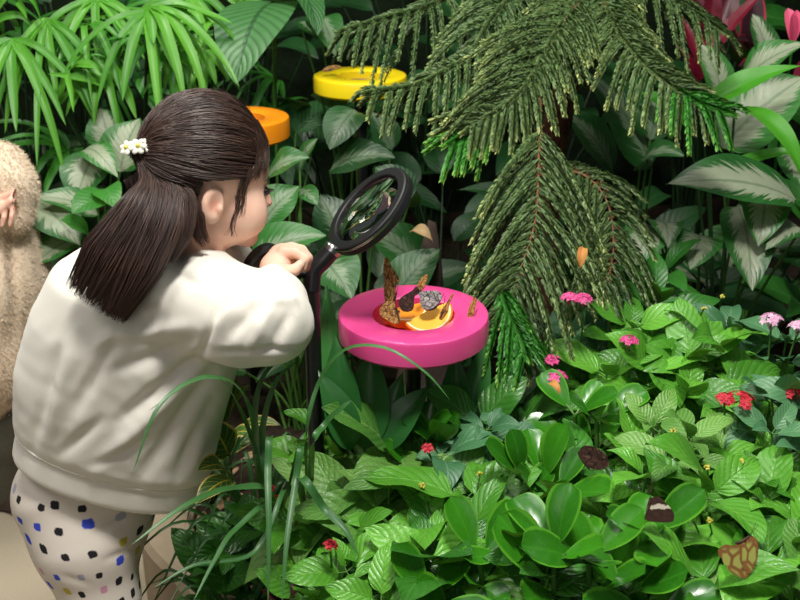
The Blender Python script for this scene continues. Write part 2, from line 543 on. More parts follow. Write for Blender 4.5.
M['cotton_rib'] = t.end(t.bsdf(t.mix(w, (.74, .70, .62), (.82, .78, .70)), .85, .15, Normal=t.bump(w, .12, .001)))
# leggings: rounded dabs of colour in offset rows on an off-white knit
t = NT('dotted_leggings')
uv = t.n('UVMap').outputs[0]
vo = t.n('TexVoronoi', {'Vector': uv, 'Scale': 1., 'Randomness': .42}, voronoi_dimensions='2D', distance='MINKOWSKI')
vo.inputs['Exponent'].default_value = 3.0
sepc = t.n('SeparateColor', {0: vo.outputs['Color']})
jig = t.n('TexNoise', {'Vector': uv, 'Scale': 7., 'Detail': 2.}).outputs[0]
dd = t.math('ADD', vo.outputs['Distance'], t.math('MULTIPLY', t.math('SUBTRACT', jig, .5), .12))
size = t.math('ADD', .15, t.math('MULTIPLY', sepc.outputs[1], .07))
mask = t.smooth(t.math('SUBTRACT', dd, size), .03, -.03)
dc = t.ramp(sepc.outputs[0], [(0, (.018, .016, .018)), (.36, (.045, .075, .55)), (.55, (.62, .30, .40)), (.68, (.52, .42, .06)), (.80, (.38, .38, .46)), (.92, (.018, .016, .018))], 'CONSTANT')
gg = t.n('TexCoord').outputs['Object']
nf = t.n('TexNoise', {'Vector': gg, 'Scale': 700., 'Detail': 2.}).outputs[0]
M['leggings'] = t.end(t.bsdf(t.mix(mask, (.70, .63, .56), dc), .8, .2, Normal=t.bump(nf, .2, .001)))
t = NT('hair')
tone = t.n('Attribute', attribute_name='tone').outputs['Fac']
c = t.ramp(tone, [(0, (.014, .0075, .0058)), (.4, (.042, .021, .015)), (.75, (.085, .046, .033)), (1, (.15, .088, .064))])
M['hair'] = t.end(t.bsdf(c, .45, .5))
t = NT('beige_fleece')
g = t.n('TexCoord').outputs['Object']
nf = t.n('TexNoise', {'Vector': g, 'Scale': 170., 'Detail': 4., 'Roughness': .7}).outputs[0]
c = t.mix(nf, (.74, .57, .40), (.95, .80, .62))
M['fleece'] = t.end(t.bsdf(c, .95, .1, Normal=t.bump(nf, .9, .006), **{'Sheen Weight': .4}))
t = NT('pinkish_fleece')
g = t.n('TexCoord').outputs['Object']
nf = t.n('TexNoise', {'Vector': g, 'Scale': 200., 'Detail': 4., 'Roughness': .7}).outputs[0]
M['fleece_pink'] = t.end(t.bsdf(t.mix(nf, (.30, .15, .11), (.58, .36, .28)), .95, .1, Normal=t.bump(nf, .9, .005)))
M['trousers'] = plain('olive_trousers', (.075, .068, .05), .8, .2, .2)
M['shoe'] = plain('brown_shoe', (.05, .028, .02), .5, .4, .2)
M['white_shoe'] = plain('white_shoe', (.6, .58, .54), .5, .4, .1)
M['eye'] = plain('dark_eye', (.02, .012, .01), .15, .5)

# setting
t = NT('beige_paving')
g = t.n('TexCoord').outputs['Object']
n1 = t.n('TexNoise', {'Vector': g, 'Scale': 3., 'Detail': 6.}).outputs[0]
n2 = t.n('TexNoise', {'Vector': g, 'Scale': 220., 'Detail': 2.}).outputs[0]
c = t.mix(n1, (.36, .30, .215), (.52, .45, .34))
c = t.mix(t.math('MULTIPLY', n2, .35), c, (.2, .16, .11))
M['paving'] = t.end(t.bsdf(c, .75, .3, Normal=t.bump(n2, .2, .001)))
t = NT('curb_stone')
g = t.n('TexCoord').outputs['Object']
n1 = t.n('TexNoise', {'Vector': g, 'Scale': 14., 'Detail': 6.}).outputs[0]
M['curb'] = t.end(t.bsdf(t.mix(n1, (.33, .25, .17), (.52, .42, .31)), .8, .2, Normal=t.bump(n1, .2, .002)))
t = NT('dark_soil')
g = t.n('TexCoord').outputs['Object']
n1 = t.n('TexNoise', {'Vector': g, 'Scale': 45., 'Detail': 8., 'Roughness': .7}).outputs[0]
M['soil'] = t.end(t.bsdf(t.ramp(n1, [(.3, (.008, .006, .004)), (.6, (.035, .022, .013)), (.8, (.09, .055, .03))]), .9, .2, Normal=t.bump(n1, 1., .012)))
M['chip'] = plain('wood_chip', (.30, .19, .11), .8, .2, .5, 60.)
t = NT('shade_darkened_wall')
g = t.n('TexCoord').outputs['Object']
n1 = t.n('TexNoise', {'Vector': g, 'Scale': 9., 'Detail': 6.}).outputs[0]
M['backwall'] = t.end(t.bsdf(t.mix(n1, (.002, .004, .002), (.012, .022, .009)), .9, .1, Normal=t.bump(n1, 1., .03)))  # near-black colour stands in for the shade at the back
t = NT('rock')
g = t.n('TexCoord').outputs['Object']
n1 = t.n('TexNoise', {'Vector': g, 'Scale': 18., 'Detail': 8.}).outputs[0]
M['rock'] = t.end(t.bsdf(t.mix(n1, (.02, .015, .012), (.13, .09, .075)), .85, .2, Normal=t.bump(n1, .8, .01)))

# fruit and butterflies
M['orange_flesh'] = plain('orange_flesh', (.85, .28, .012), .3, .5, .25, 160., **{'Subsurface Weight': .2, 'Subsurface Radius': (.01, .004, .001), 'Subsurface Scale': .4})
M['orange_bright'] = plain('bright_orange_flesh', (.9, .45, .03), .3, .5, .2, 160.)
M['peel'] = plain('orange_peel', (.85, .25, .01), .4, .5, .15, 300.)
M['pith'] = plain('white_pith', (.85, .72, .48), .6, .3)


def wing_mat(name, stops, scale=95., lines=True):
    t = NT(name)
    uv = t.n('UVMap').outputs[0]
    sep = t.n('SeparateXYZ', {0: uv})
    n1 = t.n('TexNoise', {'Vector': uv, 'Scale': scale * .05, 'Detail': 4., 'Roughness': .6, 'Distortion': .8}).outputs[0]
    vo = t.n('TexVoronoi', {'Vector': uv, 'Scale': scale * .035}, feature='DISTANCE_TO_EDGE').outputs[0]
    c = t.ramp(n1, stops)
    if lines: c = t.mix(t.smooth(vo, .07, .01), c, tuple(x * .5 for x in stops[0][1]))
    return t.end(t.bsdf(c, .65, .25))


M['wing_tan'] = wing_mat('speckled_tan_wing', [(.3, (.05, .022, .008)), (.48, (.30, .15, .04)), (.58, (.52, .33, .11)), (.7, (.16, .08, .03))], 130.)
M['wing_dark'] = wing_mat('dark_brown_wing', [(.3, (.012, .006, .005)), (.55, (.06, .025, .018)), (.75, (.20, .10, .08))], 110.)
M['wing_grey'] = wing_mat('grey_mottled_wing', [(.3, (.06, .06, .065)), (.5, (.30, .29, .28)), (.62, (.55, .53, .5)), (.72, (.12, .11, .11))], 100.)
M['wing_orange'] = wing_mat('orange_brown_wing', [(.3, (.10, .04, .012)), (.5, (.42, .19, .05)), (.65, (.55, .32, .12))], 70.)
# green-windowed brown wings (the butterfly on the leaf)
t = NT('green_window_wing')
uv = t.n('UVMap').outputs[0]
sep = t.n('SeparateXYZ', {0: uv})
vo = t.n('TexVoronoi', {'Vector': uv, 'Scale': 2.3, 'Randomness': .9}, feature='DISTANCE_TO_EDGE').outputs[0]
aw = t.math('ABSOLUTE', t.math('MULTIPLY', t.math('SUBTRACT', sep.outputs[0], .5), 2.))
m = t.math('MULTIPLY', t.smooth(vo, .05, .17), t.smooth(aw, .82, .62))
m = t.math('MULTIPLY', m, t.smooth(sep.outputs[1], .9, .75))
n1 = t.n('TexNoise', {'Vector': uv, 'Scale': 6., 'Detail': 3.}).outputs[0]
M['wing_window'] = t.end(t.bsdf(t.mix(m, t.mix(n1, (.12, .05, .02), (.34, .15, .045)), (.36, .37, .09)), .6, .3))
t = NT('brown_white_wing')
uv = t.n('UVMap').outputs[0]
sep = t.n('SeparateXYZ', {0: uv})
n1 = t.n('TexNoise', {'Vector': uv, 'Scale': 5., 'Detail': 3.}).outputs[0]
bnd = t.math('ADD', sep.outputs[1], t.math('MULTIPLY', t.math('SUBTRACT', n1, .5), .25))
bm_ = t.math('MULTIPLY', t.smooth(bnd, .5, .55), t.smooth(bnd, .72, .66))
M['wing_band'] = t.end(t.bsdf(t.mix(bm_, t.mix(n1, (.012, .007, .006), (.085, .04, .025)), (.62, .56, .44)), .6, .3))
# ------------------------------------------------------------------ setting
def flat(name, pts, z, mat, zlow=None):
    import bmesh
    bm = bmesh.new()
    vs = [bm.verts.new((x, y, z)) for x, y in pts]
    f = bm.faces.new(vs)
    if f.normal.z < 0: f.normal_flip()
    if zlow is not None:
        r = bmesh.ops.extrude_face_region(bm, geom=[f])
        for v in r['geom']:
            if isinstance(v, bmesh.types.BMVert): v.co.z = zlow
        bmesh.ops.recalc_face_normals(bm, faces=bm.faces)
    me = bpy.data.meshes.new(name); bm.to_mesh(me); bm.free()
    me.materials.append(mat)
    o = bpy.data.objects.new(name, me); COL.objects.link(o)
    return tag(o, kind='structure')


SOIL = .22
EDGE = [(-.24, -.2), (-.28, .9), (-.32, 1.5), (-.39, 1.68), (-.50, 1.84), (-.55, 2.1), (-.85, 2.58), (-1.5, 2.85), (-3.4, 3.0)]
flat('floor', [(-4.2, -1.6), (3.6, -1.6), (3.6, 4.6), (-4.2, 4.6)], 0, M['paving'])
flat('soil', [(a + .06, b + .04) for a, b in EDGE] + [(-3.4, 4.35), (3.2, 4.35), (3.2, -.2)], SOIL, M['soil'], .005)
mb = MB()
e = np.array([(a, b, 0) for a, b in EDGE], float)
e = bez(e, 70)
tg = nz(np.gradient(e, axis=0)); nr = np.stack([tg[:, 1], -tg[:, 0], 0 * tg[:, 0]], -1)
prof = [(-.045, .001), (-.045, .235), (-.035, .25), (.055, .25), (.065, .235), (.065, .005)]
V = np.stack([e + nr * a + UP * b for a, b in prof], 1)
mb.add(V.reshape(-1, 3), grid_faces(len(e) - 1, len(prof) - 1)[:, ::-1])
tag(mb.build('trim_1', M['curb'], smooth=False), kind='structure')
mb = MB()
xs = np.linspace(-3.6, 3.4, 40); zs = np.linspace(0, 3.0, 14)
V = np.array([[x, 4.3 - .25 * math.cos(x * .9) - .04 * math.sin(x * 7 + z * 5), z] for z in zs for x in xs])
mb.add(V, grid_faces(len(zs) - 1, len(xs) - 1)[:, ::-1])
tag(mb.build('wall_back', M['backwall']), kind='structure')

# wood chips on the bare soil by the kerb
mb = MB(); r = random.Random(3)
for i in range(160):
    x = r.uniform(-.46, -.05); y = r.uniform(1.2, 2.2)
    if x < np.interp(y, [b for a, b in EDGE[:7]], [a for a, b in EDGE[:7]]) + .08: continue
    a = r.random() * 6; L = r.uniform(.012, .035); w = L * r.uniform(.25, .5)
    rot = np.array([[math.cos(a), math.sin(a), 0], [-math.sin(a), math.cos(a), 0], [r.uniform(-.3, .3), r.uniform(-.3, .3), 1]])
    ellipsoid(mb, A3(x, y, SOIL + .005), (L, w, .004), rot, 6, 4, r.random())
tag(mb.build('wood_chip_mulch', M['chip']), 'pale wood chips scattered over the dark soil behind the kerb', 'mulch', kind='stuff')


# ------------------------------------------------------------------ feeding dishes on posts
def dish(label, col, px, py, d, R, hole, hgt, post_r, inner, group=None):
    c = P(px, py, d)
    o = thing('feeding_dish', label, 'dish', (c[0], c[1], SOIL))
    mb = MB()
    b = .006
    lathe(mb, c, [(hole, -.028), (hole, -b * .6), (hole + b, 0), (R - b, 0), (R - b * .3, -b * .3), (R, -b), (R, -hgt + b), (R - b, -hgt), (.03, -hgt)], 72)
    mb.build('ring', M[col], o, sharp=38)
    mb = MB()
    lathe(mb, c, [(hole + .001, -.022), (hole * .9, -.030), (hole * .5, -.033), (.0005, -.033)], 48)
    mb.build('bowl', M[inner], o)
    mb = MB()
    tubes(mb, np.array([A3(c[0], c[1], c[2] - hgt + .002), A3(c[0], c[1], SOIL - .04)]), post_r, 20)
    lathe(mb, A3(c[0], c[1], c[2] - hgt), [(.001, .001), (.05, .001), (.05, -.006), (post_r, -.008)], 32)
    mb.build('post', M['black'], o)
    return c


PD = dish('hot pink feeding dish with cut oranges and butterflies on it', 'pink_lacquer', 413.5, 312, 1.738, .125, .068, .046, .0135, 'inner_pink')
YD = dish('bright yellow round feeding dish on a black post behind the magnifier', 'yellow_lacquer', 360, 74.5, 2.80, .125, .063, .046, .016, 'inner_brown')
OD = dish('orange feeding dish half hidden behind the head of the child', 'orange_lacquer', 240, 116.5, 2.52, .118, .060, .052, .016, 'inner_brown')


# orange pieces in the pink dish
def wedge(name, label, c, R, a0, a1, th, tilt, yaw, mflesh):
    mb = MB()
    n = 14; aa = np.linspace(a0, a1, n)
    rows = [(0.0, th / 2, 0), (.86, th / 2, 0), (.93, th / 2, 1), (1.0, th * .4, 2), (1.0, -th * .4, 2), (.93, -th / 2, 1), (.86, -th / 2, 0), (0., -th / 2, 0)]
    ct, st = math.cos(tilt), math.sin(tilt); cy, sy = math.cos(yaw), math.sin(yaw)
    Rm = np.array([[cy, -sy, 0], [sy, cy, 0], [0, 0, 1]]) @ np.array([[1, 0, 0], [0, ct, -st], [0, st, ct]])
    V = np.array([[r * R * math.cos(a), r * R * math.sin(a), z] for r, z, m in rows for a in aa]) @ Rm.T + c
    f = grid_faces(len(rows) - 1, n - 1)
    per = n - 1
    mi = {0: 0, 1: 1, 2: 2}
    for k in range(len(rows) - 1):
        m = max(rows[k][2], rows[k + 1][2])
        mb.add(V if k == 0 else np.zeros((0, 3)), f[k * per:(k + 1) * per] - (0 if k == 0 else len(V)), None, .5, mi[m])
    # the two cut ends
    nr = len(rows)
    for e in (0, n - 1):
        idx = [k * n + e for k in range(nr)]
        mb.add(V[idx], [[0, i, i + 1] for i in range(1, nr - 1)], None, .5, 0)
    o = mb.build(name, [M[mflesh], M['pith'], M['peel']], smooth=False)
    return tag(o, label, 'orange', 'cut oranges in the pink dish')


bz = PD[2] - .030
def onbowl(px, py, up=0.):
    """point of the bowl seen at this pixel"""
    q = P(px, py, 1.) - CAM
    d = (bz + up - CAM[2]) / q[2]
    return CAM + q * d


wedge('orange_wedge', 'bright yellow-orange wedge with a white pith line at the front of the pink dish', onbowl(427, 315, .022), .043, -2.5, .55, .022, .55, -.1, 'orange_bright')
wedge('orange_slice', 'orange slice lying in the middle of the pink dish under the dark butterfly', onbowl(404, 310, .018), .04, -3.0, .1, .018, .3, .3, 'orange_flesh')
wedge('orange_slice', 'reddish orange piece at the inner edge of the pink dish under the thin tan butterfly', onbowl(441, 302, .014), .032, -1.9, 1.6, .02, .2, .2, 'orange_flesh')
wedge('orange_slice', 'orange piece at the inner edge of the pink dish below the tall speckled butterfly', onbowl(386, 304, .014), .03, -.5, 3.2, .018, .25, .3, 'orange_flesh')


# ------------------------------------------------------------------ magnifying glass on its post
c = P(369, 210, 1.66)
maj = nz(RV * .66 + UV_ * .75)
nrm = nz(-FV * .50 + .865 * (-RV * .75 + UV_ * .66))
base = P(311, 300, 1.66)
mg = thing('magnifying_glass', 'big black magnifying glass on a black post beside the pink dish', 'magnifying glass', (base[0], base[1], SOIL))
mb = MB()
lathe(mb, c, [(.0655, -.008), (.0655, .006), (.067, .0075), (.079, .0075), (.0815, .006), (.0825, .003), (.0825, -.010), (.081, -.012), (.067, -.010), (.0655, -.008)], 80, nrm, maj)
rim = mb.build('rim', M['black_matte'], mg, sharp=30)
mb = MB()
lathe(mb, c, [(.0827, .0035), (.0834, .0015), (.0827, -.0005)], 80, nrm, maj)
mb.build('edge_band', M['steel'], rim)
mb = MB()
rr = np.linspace(.0005, .0658, 16)
prf = [(0, .011)] + [(x, .0005 + .0105 * (1 - (x / .0658) ** 2)) for x in rr] + [(x, -.0005 - .0105 * (1 - (x / .0658) ** 2)) for x in rr[::-1]] + [(0, -.011)]
lathe(mb, c, prf, 64, nrm, maj)
tag(mb.build('lens', M['glass'], mg, recalc=True), 'round clear glass lens')
mb = MB()
h0 = c - maj * .082; h1 = P(333, 249, 1.66); h2 = P(313, 272, 1.66); h3 = P(311, 292, 1.66)
tubes(mb, bez([h0, h1], 3), .0095, 20)
tubes(mb, bez([h1, h1 * .5 + h2 * .5, h2, h3], 16), .0145, 24)
mb.build('handle', M['black'], mg)
mb = MB()
ax = nz(h1 - h2)
lathe(mb, h1, [(.0148, -.006), (.0155, 0), (.0148, .004), (.009, .007)], 32, ax)
mb.build('collar', M['steel'], mg)
mb = MB()
tubes(mb, np.array([h3 + UP * .004, A3(base[0], base[1], SOIL - .05)]), .0135, 24)
mb.build('post', M['black'], mg)
# the second, smaller paddle behind the hand
mb = MB()
c2 = P(262, 264, 1.625)
m2 = nz(RV * .62 + UV_ * .78)
n2 = nz(RV * .70 - UV_ * .56 - FV * .42)
lathe(mb, c2, [(.0005, -.006), (.030, -.006), (.034, -.008), (.036, -.004), (.036, .005), (.033, .009), (.030, .006), (.0005, .006)], 48, n2, m2)
tubes(mb, bez([h2, P(290, 276, 1.645), P(268, 268, 1.628)], 8), .006, 12)
mb.build('side_grip', M['black_matte'], mg, sharp=35)


# ------------------------------------------------------------------ butterflies
def wing_pair(mb, root, tip, width, nrm, spread=.02, mi=0, fore=.62, rnd=RNG, hind=True):
    """two wings on one side: forewing to tip, hindwing below it"""
    root = np.asarray(root, float); tip = np.asarray(tip, float)
    leaf(mb, root, tip, width, nrm, .02, 0, 'obovate', 8, 10, .02, 0, .5, rnd, mi)
    if hind:
        x = tip - root; n = nz(nrm); s = nz(np.cross(x, n))
        t2 = root + x * .55 + s * np.linalg.norm(x) * .62
        leaf(mb, root - x * .03, t2, width * 1.05, nrm, .02, 0, 'obovate', 8, 10, .03, 0, .5, rnd, mi)


def butterfly_closed(label, base, tip, width, mat, face=None, body_dir=None, gap=.0035, group=None, hind=True, side=1):
    """wings folded upright: seen from the side"""
    base = np.asarray(base, float); tip = np.asarray(tip, float)
    n = nz(face if face is not None else -FV)
    o = thing('butterfly', label, 'butterfly', base, group)
    for s in (-1, 1):
        mb = MB()
        wing_pair(mb, base + n * .001 * s, tip + n * gap * s, width, n * side, hind=hind)
        mb.build('wing', M[mat], o)
    x = nz(tip - base)
    bd = nz(body_dir if body_dir is not None else np.cross(n, x))
    mb = MB()
    tubes(mb, bez([base - bd * width * .45, base - bd * width * .1 + x * .0015, base + bd * width * .35, base + bd * width * .5], 10),
          np.array([.0006, .0014, .0018, .002, .002, .0022, .0025, .0025, .0018, .002, .0008]), 8)
    h = base + bd * width * .5
    for s in (-1, 1):
        tubes(mb, bez([h, h + bd * .008 + x * .006 + n * s * .003, h + bd * .013 + x * .014 + n * s * .006], 6), .00035, 4)
    mb.build('body', M['wing_dark'], o)
    return o


from mathutils.geometry import tessellate_polygon


def butterfly_shape(label, outlines, d, mat, body, gx=0., group=None):
    """closed wings seen from the side: measured outlines at depth d, turned by gx metres per pixel"""
    x0 = np.mean([p[0] for p in outlines[0]])
    D = lambda x: d + gx * (x - x0)
    base = P(body[0][0], body[0][1], D(body[0][0]))
    o = thing('butterfly', label, 'butterfly', base, group)
    for s in (0, 1):
        for k, ol in enumerate(outlines):
            off = FV * (.0035 * s + .0009 * k * (1 - 2 * s)) + RV * .0012 * s
            cl = np.array([(x, y, 0.) for x, y in list(ol) + [ol[0]]])
            ol = [tuple(q[:2]) for q in bez(cl, len(ol) * 4)[:-1]]
            pts = [P(x, y, D(x)) + off for x, y in ol]
            a = np.array(ol, float); lo, hi = a.min(0), a.max(0)
            uv = (a - lo) / (hi - lo + 1e-9); uv[:, 1] = 1 - uv[:, 1]
            mb = MB()
            tr = tessellate_polygon([[Vector((x, y, 0)) for x, y in ol]])
            mb.add(pts, [list(t) for t in tr], uv)
            mb.build('wing', M[mat], o)
    B = [P(x, y, D(x)) + FV * .0015 for x, y in body]
    mb = MB()
    tubes(mb, bez(B, 10), np.array([.0006, .0014, .0018, .002, .002, .0022, .0025, .0025, .0018, .002, .0008]), 8)
    h = B[-1]; bd = nz(B[-1] - B[-2])
    for s in (-1, 1):
        tubes(mb, bez([h, h + bd * .006 + UV_ * .004 + FV * s * .002, h + bd * .012 + UV_ * .009 + FV * s * .005], 6), .00035, 4)
    mb.build('body', M['wing_dark'], o)
    return o


d0 = 1.71
zd = lambda pts: [(360 + x / 6.154, 250 + y / 6.154) for x, y in pts]
butterfly_shape('tall speckled tan butterfly with closed wings, upper one of the two at the pink dish', [zd([(150, 45), (165, 48), (190, 100), (230, 160), (235, 185), (215, 240), (215, 300), (160, 322), (148, 260), (150, 180), (143, 130)])], d0, 'wing_tan', zd([(170, 335), (205, 310), (225, 260)]), .0004)
butterfly_shape('pale tan butterfly with closed wings low inside the pink dish', [zd([(120, 365), (150, 320), (210, 315), (215, 370), (240, 375), (235, 450), (200, 450), (150, 420), (125, 400)])], d0 - .02, 'wing_tan', zd([(240, 450), (232, 400), (222, 350)]), .0003)
butterfly_shape('dark brown ragged butterfly sitting on the middle orange slice', [zd([(235, 320), (255, 290), (320, 250), (345, 225), (360, 265), (330, 290), (325, 360), (290, 375), (260, 370), (240, 345)])], d0, 'wing_dark', zd([(325, 365), (300, 372), (262, 372)]), -.0002)
butterfly_shape('orange-brown butterfly with raised wing behind the dark one in the pink dish', [zd([(350, 215), (385, 165), (408, 150), (410, 175), (390, 235), (365, 258)])], d0 + .02, 'wing_orange', zd([(350, 225), (362, 250), (378, 262)]), .0004)
butterfly_shape('grey mottled butterfly with closed wings on the bright orange wedge', [zd([(358, 275), (380, 255), (470, 250), (500, 280), (490, 320), (440, 360), (400, 368), (375, 340), (370, 300)])], d0, 'wing_grey', zd([(400, 370), (450, 362), (485, 330)]), .0002)
butterfly_shape('thin tan butterfly leaning on the right edge of the orange wedge', [zd([(490, 420), (500, 370), (530, 330), (565, 270), (572, 276), (548, 330), (537, 380), (502, 430)])], d0 - .02, 'wing_orange', zd([(490, 428), (500, 400), (512, 360)]), .0006)
butterfly_shape('narrow brown butterfly standing alone on the rim of the pink dish', [zd([(660, 425), (665, 370), (690, 310), (710, 290), (714, 320), (702, 370), (687, 435)])], d0 + .01, 'wing_orange', zd([(668, 437), (680, 436), (692, 425)]), .0005)
butterfly_shape('brown butterfly resting flat on the rim of the yellow dish', [[(322, 71), (326, 67), (334, 65), (341, 66.5), (336, 69), (328, 71.5)]], 2.765, 'wing_tan', [(322, 71), (328, 70), (334, 68.5)], .0008)
# ------------------------------------------------------------------ plants
def PZ(px, py, z):
    q = P(px, py, 1.) - CAM
    return CAM + q * ((z - CAM[2]) / q[2])


def ribbon(mb, pts, W, nrm, n=16, shape='grass', fold=.35, tone=None, rng=RNG):
    C = bez(pts, n); T = nz(np.gradient(C, axis=0))
    S = nz(np.cross(T, np.broadcast_to(nrm, T.shape))); N = np.cross(S, T)
    v = np.linspace(0, 1, n + 1)[:, None]
    w = profile(shape, v) * W / 2
    u = np.array([-1, -.5, 0, .5, 1.])[None]
    V = C[:, None] + S[:, None] * (u * w)[..., None] + N[:, None] * (fold * np.abs(u) * w)[..., None]
    mb.add(V.reshape(-1, 3), grid_faces(n, 4), np.stack(np.broadcast_arrays(u * .5 + .5, v), -1).reshape(-1, 2), rng.random() if tone is None else tone)


def azel(az, el):
    return A3(math.cos(az) * math.cos(el), math.sin(az) * math.cos(el), math.sin(el))


def floret(mb, c, n, r, rng, tone):
    x = nz(np.cross(n, A3(.3, .2, .9))); y = np.cross(n, x); a0 = rng.random() * 6
    for k in range(5):
        a = a0 + k * 2 * math.pi / 5
        d = x * math.cos(a) + y * math.sin(a)
        leaf(mb, c, c + d * r + n * r * .15, r * .62, n, .08, .1, 'ovate', 2, 4, 0, 0, tone, rng)


def cluster(parent, c, r, mat, rng, n=16):
    mb = MB()
    for k in range(n):
        el = math.asin(min(1, rng.random() ** .6)); az = rng.random() * 6.28
        d = azel(az, el)
        p = c + d * r * A3(1, 1, .55)
        floret(mb, p, nz(d + UP * .5), .0085 * rng.uniform(.8, 1.15), rng, rng.random())
    o = mb.build('flower_cluster', M[mat], parent)
    mb = MB()
    for k in range(7):
        d = azel(rng.random() * 6.28, rng.uniform(.2, 1.2))
        tubes(mb, np.array([c - UP * r * 1.2, c + d * r * .9]), .0008, 4, .6, cap=False)
    mb.build('flower_stalk', M[mat], o)


def bud(parent, c, rng, r=.0055):
    mb = MB()
    for k in range(8):
        d = azel(rng.random() * 6.28, rng.uniform(-.2, 1.4))
        ellipsoid(mb, c + d * r * .7, (r * .4, r * .4, r * .45), None, 6, 5, rng.random())
    mb.build('flower_bud', M['yellow'], parent)


def bush(label, px, py, z, r, mat, seed, nst=9, L=.078, ratio=.52, flowers=(), buds=(), shape='ovate', name='flowering_bush', lower=2, elev=(-.25, .75), cat='bush', group=None):
    rng = random.Random(seed)
    c = PZ(px, py, z)
    zb = SOIL - .01
    o = thing(name, label, cat, (c[0], c[1], SOIL), group)
    fo, st = MB(), MB()
    for i in range(nst):
        rr = r * math.sqrt((i + .5) / nst); a = i * 2.4 + rng.random() * .8
        tip = A3(c[0] + rr * math.cos(a), c[1] + rr * math.sin(a), z - (rr / r) ** 2 * r * .45 + rng.uniform(-.09, .035))
        bs = A3(c[0] + rr * .25 * math.cos(a), c[1] + rr * .25 * math.sin(a), zb)
        path = bez([bs, bs * .45 + tip * .55 + A3(rng.uniform(-.02, .02), rng.uniform(-.02, .02), .02), tip], 10)
        tubes(st, path, np.linspace(.0035, .0018, 11), 6, rng.random())
        a1 = rng.random() * 6
        for w in range(lower + 1):
            k = [4, 3, 2, 2][w]
            q = path[-1 - w * 1 - (1 if w > 1 else 0)] if w else tip
            for j in range(k):
                az = a1 + j * 6.283 / k + w * .7 + rng.uniform(-.25, .25)
                el = rng.uniform(*elev) - w * .25
                l = L * rng.uniform(.6, 1.35) * (1 + .08 * w) * (.8 if (w == 0 and j > 2) else 1)
                d = azel(az, el)
                b = q + d * l * .14
                n = nz(UP * .85 - FV * .3 + A3(rng.uniform(-.5, .5), rng.uniform(-.5, .5), 0))
                leaf(fo, b, b + d * l, l * ratio * rng.uniform(.88, 1.15), n, rng.uniform(.05, .22), rng.uniform(.08, .3), shape, 6, 10, .05, 0, None, rng)
                tubes(st, np.array([q, b]), .0012, 4, .7, cap=False)
    fo.build('foliage', M[mat], o)
    for (fx, fy, fz, col, fr) in flowers:
        q = PZ(fx, fy, fz)
        b0 = A3(c[0] * .6 + q[0] * .4, c[1] * .6 + q[1] * .4, z - .15)
        tubes(st, bez([b0, q * .6 + b0 * .4 + UP * .015, q - UP * .008], 8), .0018, 6)
        cluster(o, q, fr, col, rng, int(8 + fr * 700))
    for (fx, fy, fz) in buds:
        q = PZ(fx, fy, fz)
        b0 = A3(c[0] * .5 + q[0] * .5, c[1] * .5 + q[1] * .5, z - .12)
        tubes(st, bez([b0, q * .5 + b0 * .5 + UP * .01, q], 8), .0015, 6)
        bud(o, q, rng)
    st.build('stem', M['stem'], o)
    return o


def pepper(label, px, py, z, r, seed, n=9, L=.075, up=(.35, 1.25), mat='peperomia', ratio=.6):
    """upright plant with thick glossy spoon-shaped leaves"""
    rng = random.Random(seed)
    c = PZ(px, py, z)
    o = thing('peperomia', label, 'plant', (c[0], c[1], SOIL))
    fo, st = MB(), MB()
    ns = max(2, n // 5)
    tips = []
    for i in range(ns):
        a = i * 2.4 + rng.random(); rr = r * .55 * math.sqrt(i / max(1, ns - 1)) if ns > 1 else 0
        tip = A3(c[0] + rr * math.cos(a), c[1] + rr * math.sin(a), z - .03 + rng.uniform(-.02, .02))
        bs = A3(c[0] + rr * .4 * math.cos(a), c[1] + rr * .4 * math.sin(a), SOIL - .01)
        path = bez([bs, (bs + tip) / 2 + A3(rng.uniform(-.02, .02), 0, 0), tip], 8)
        tubes(st, path, np.linspace(.006, .004, 9), 8)
        tips.append(path)
    for j in range(n):
        path = tips[j % ns]; k = j // ns
        q = path[-1 - min(k // 3, 4)]
        az = j * 2.4 + rng.uniform(-.3, .3); el = rng.uniform(*up) - (k // 3) * .25
        l = L * rng.uniform(.75, 1.15)
        d = azel(az, el); b = q + d * .018
        side = azel(az, el - 1.57)
        n_ = nz(-side * .55 + UP * .3 - FV * .45 + A3(rng.uniform(-.35, .35), 0, 0))
        leaf(fo, b, b + d * l, l * ratio * rng.uniform(.9, 1.1), n_, rng.uniform(-.04, .1), .08, 'obovate', 8, 12, 0, rng.uniform(.12, .3), None, rng)
        tubes(st, np.array([q, b + d * .006]), .0022, 6, cap=False)
    fo.build('foliage', M[mat], o); st.build('stem', M['stem'], o)
    return o


# ---- the flower bed
GR = {}
bush('blue-green leaved bush with small pink star flowers under the hanging conifer branch', 588, 318, .70, .12, 'blue_leaf', 1, 10, .075, .46,
     [(570, 298, .845, 'pink', .012), (583, 299, .845, 'pink', .012)])
bush('low bush with two deep pink flower clusters just right of the pink dish', 540, 385, .66, .08, 'pentas_dark', 2, 7, .06, .5,
     [(553, 361, .74, 'pink', .014), (556, 377, .72, 'pink', .016)])
bush('large-leaved green bush with a coral pink cluster, behind the glossy spoon-leaved plants', 640, 350, .72, .13, 'pentas', 3, 11, .092, .56,
     [(629, 341, .775, 'pink', .013)])
bush('bright green smooth-leaved bush with a yellow bud at the back edge of the bed', 668, 292, .735, .10, 'mid_leaf', 4, 7, .095, .40, (), [(704, 309, .77), (722, 297, .75)], lower=1)
bush('bush with pale pink star flower heads at the back right corner of the bed', 775, 345, .715, .13, 'blue_leaf', 5, 11, .08, .46,
     [(772, 320, .775, 'pale_pink', .018), (799, 327, .77, 'pale_pink', .015)])
bush('bush of broad quilted leaves around one tall bare stem', 705, 358, .72, .13, 'pentas', 6, 10, .115, .56)
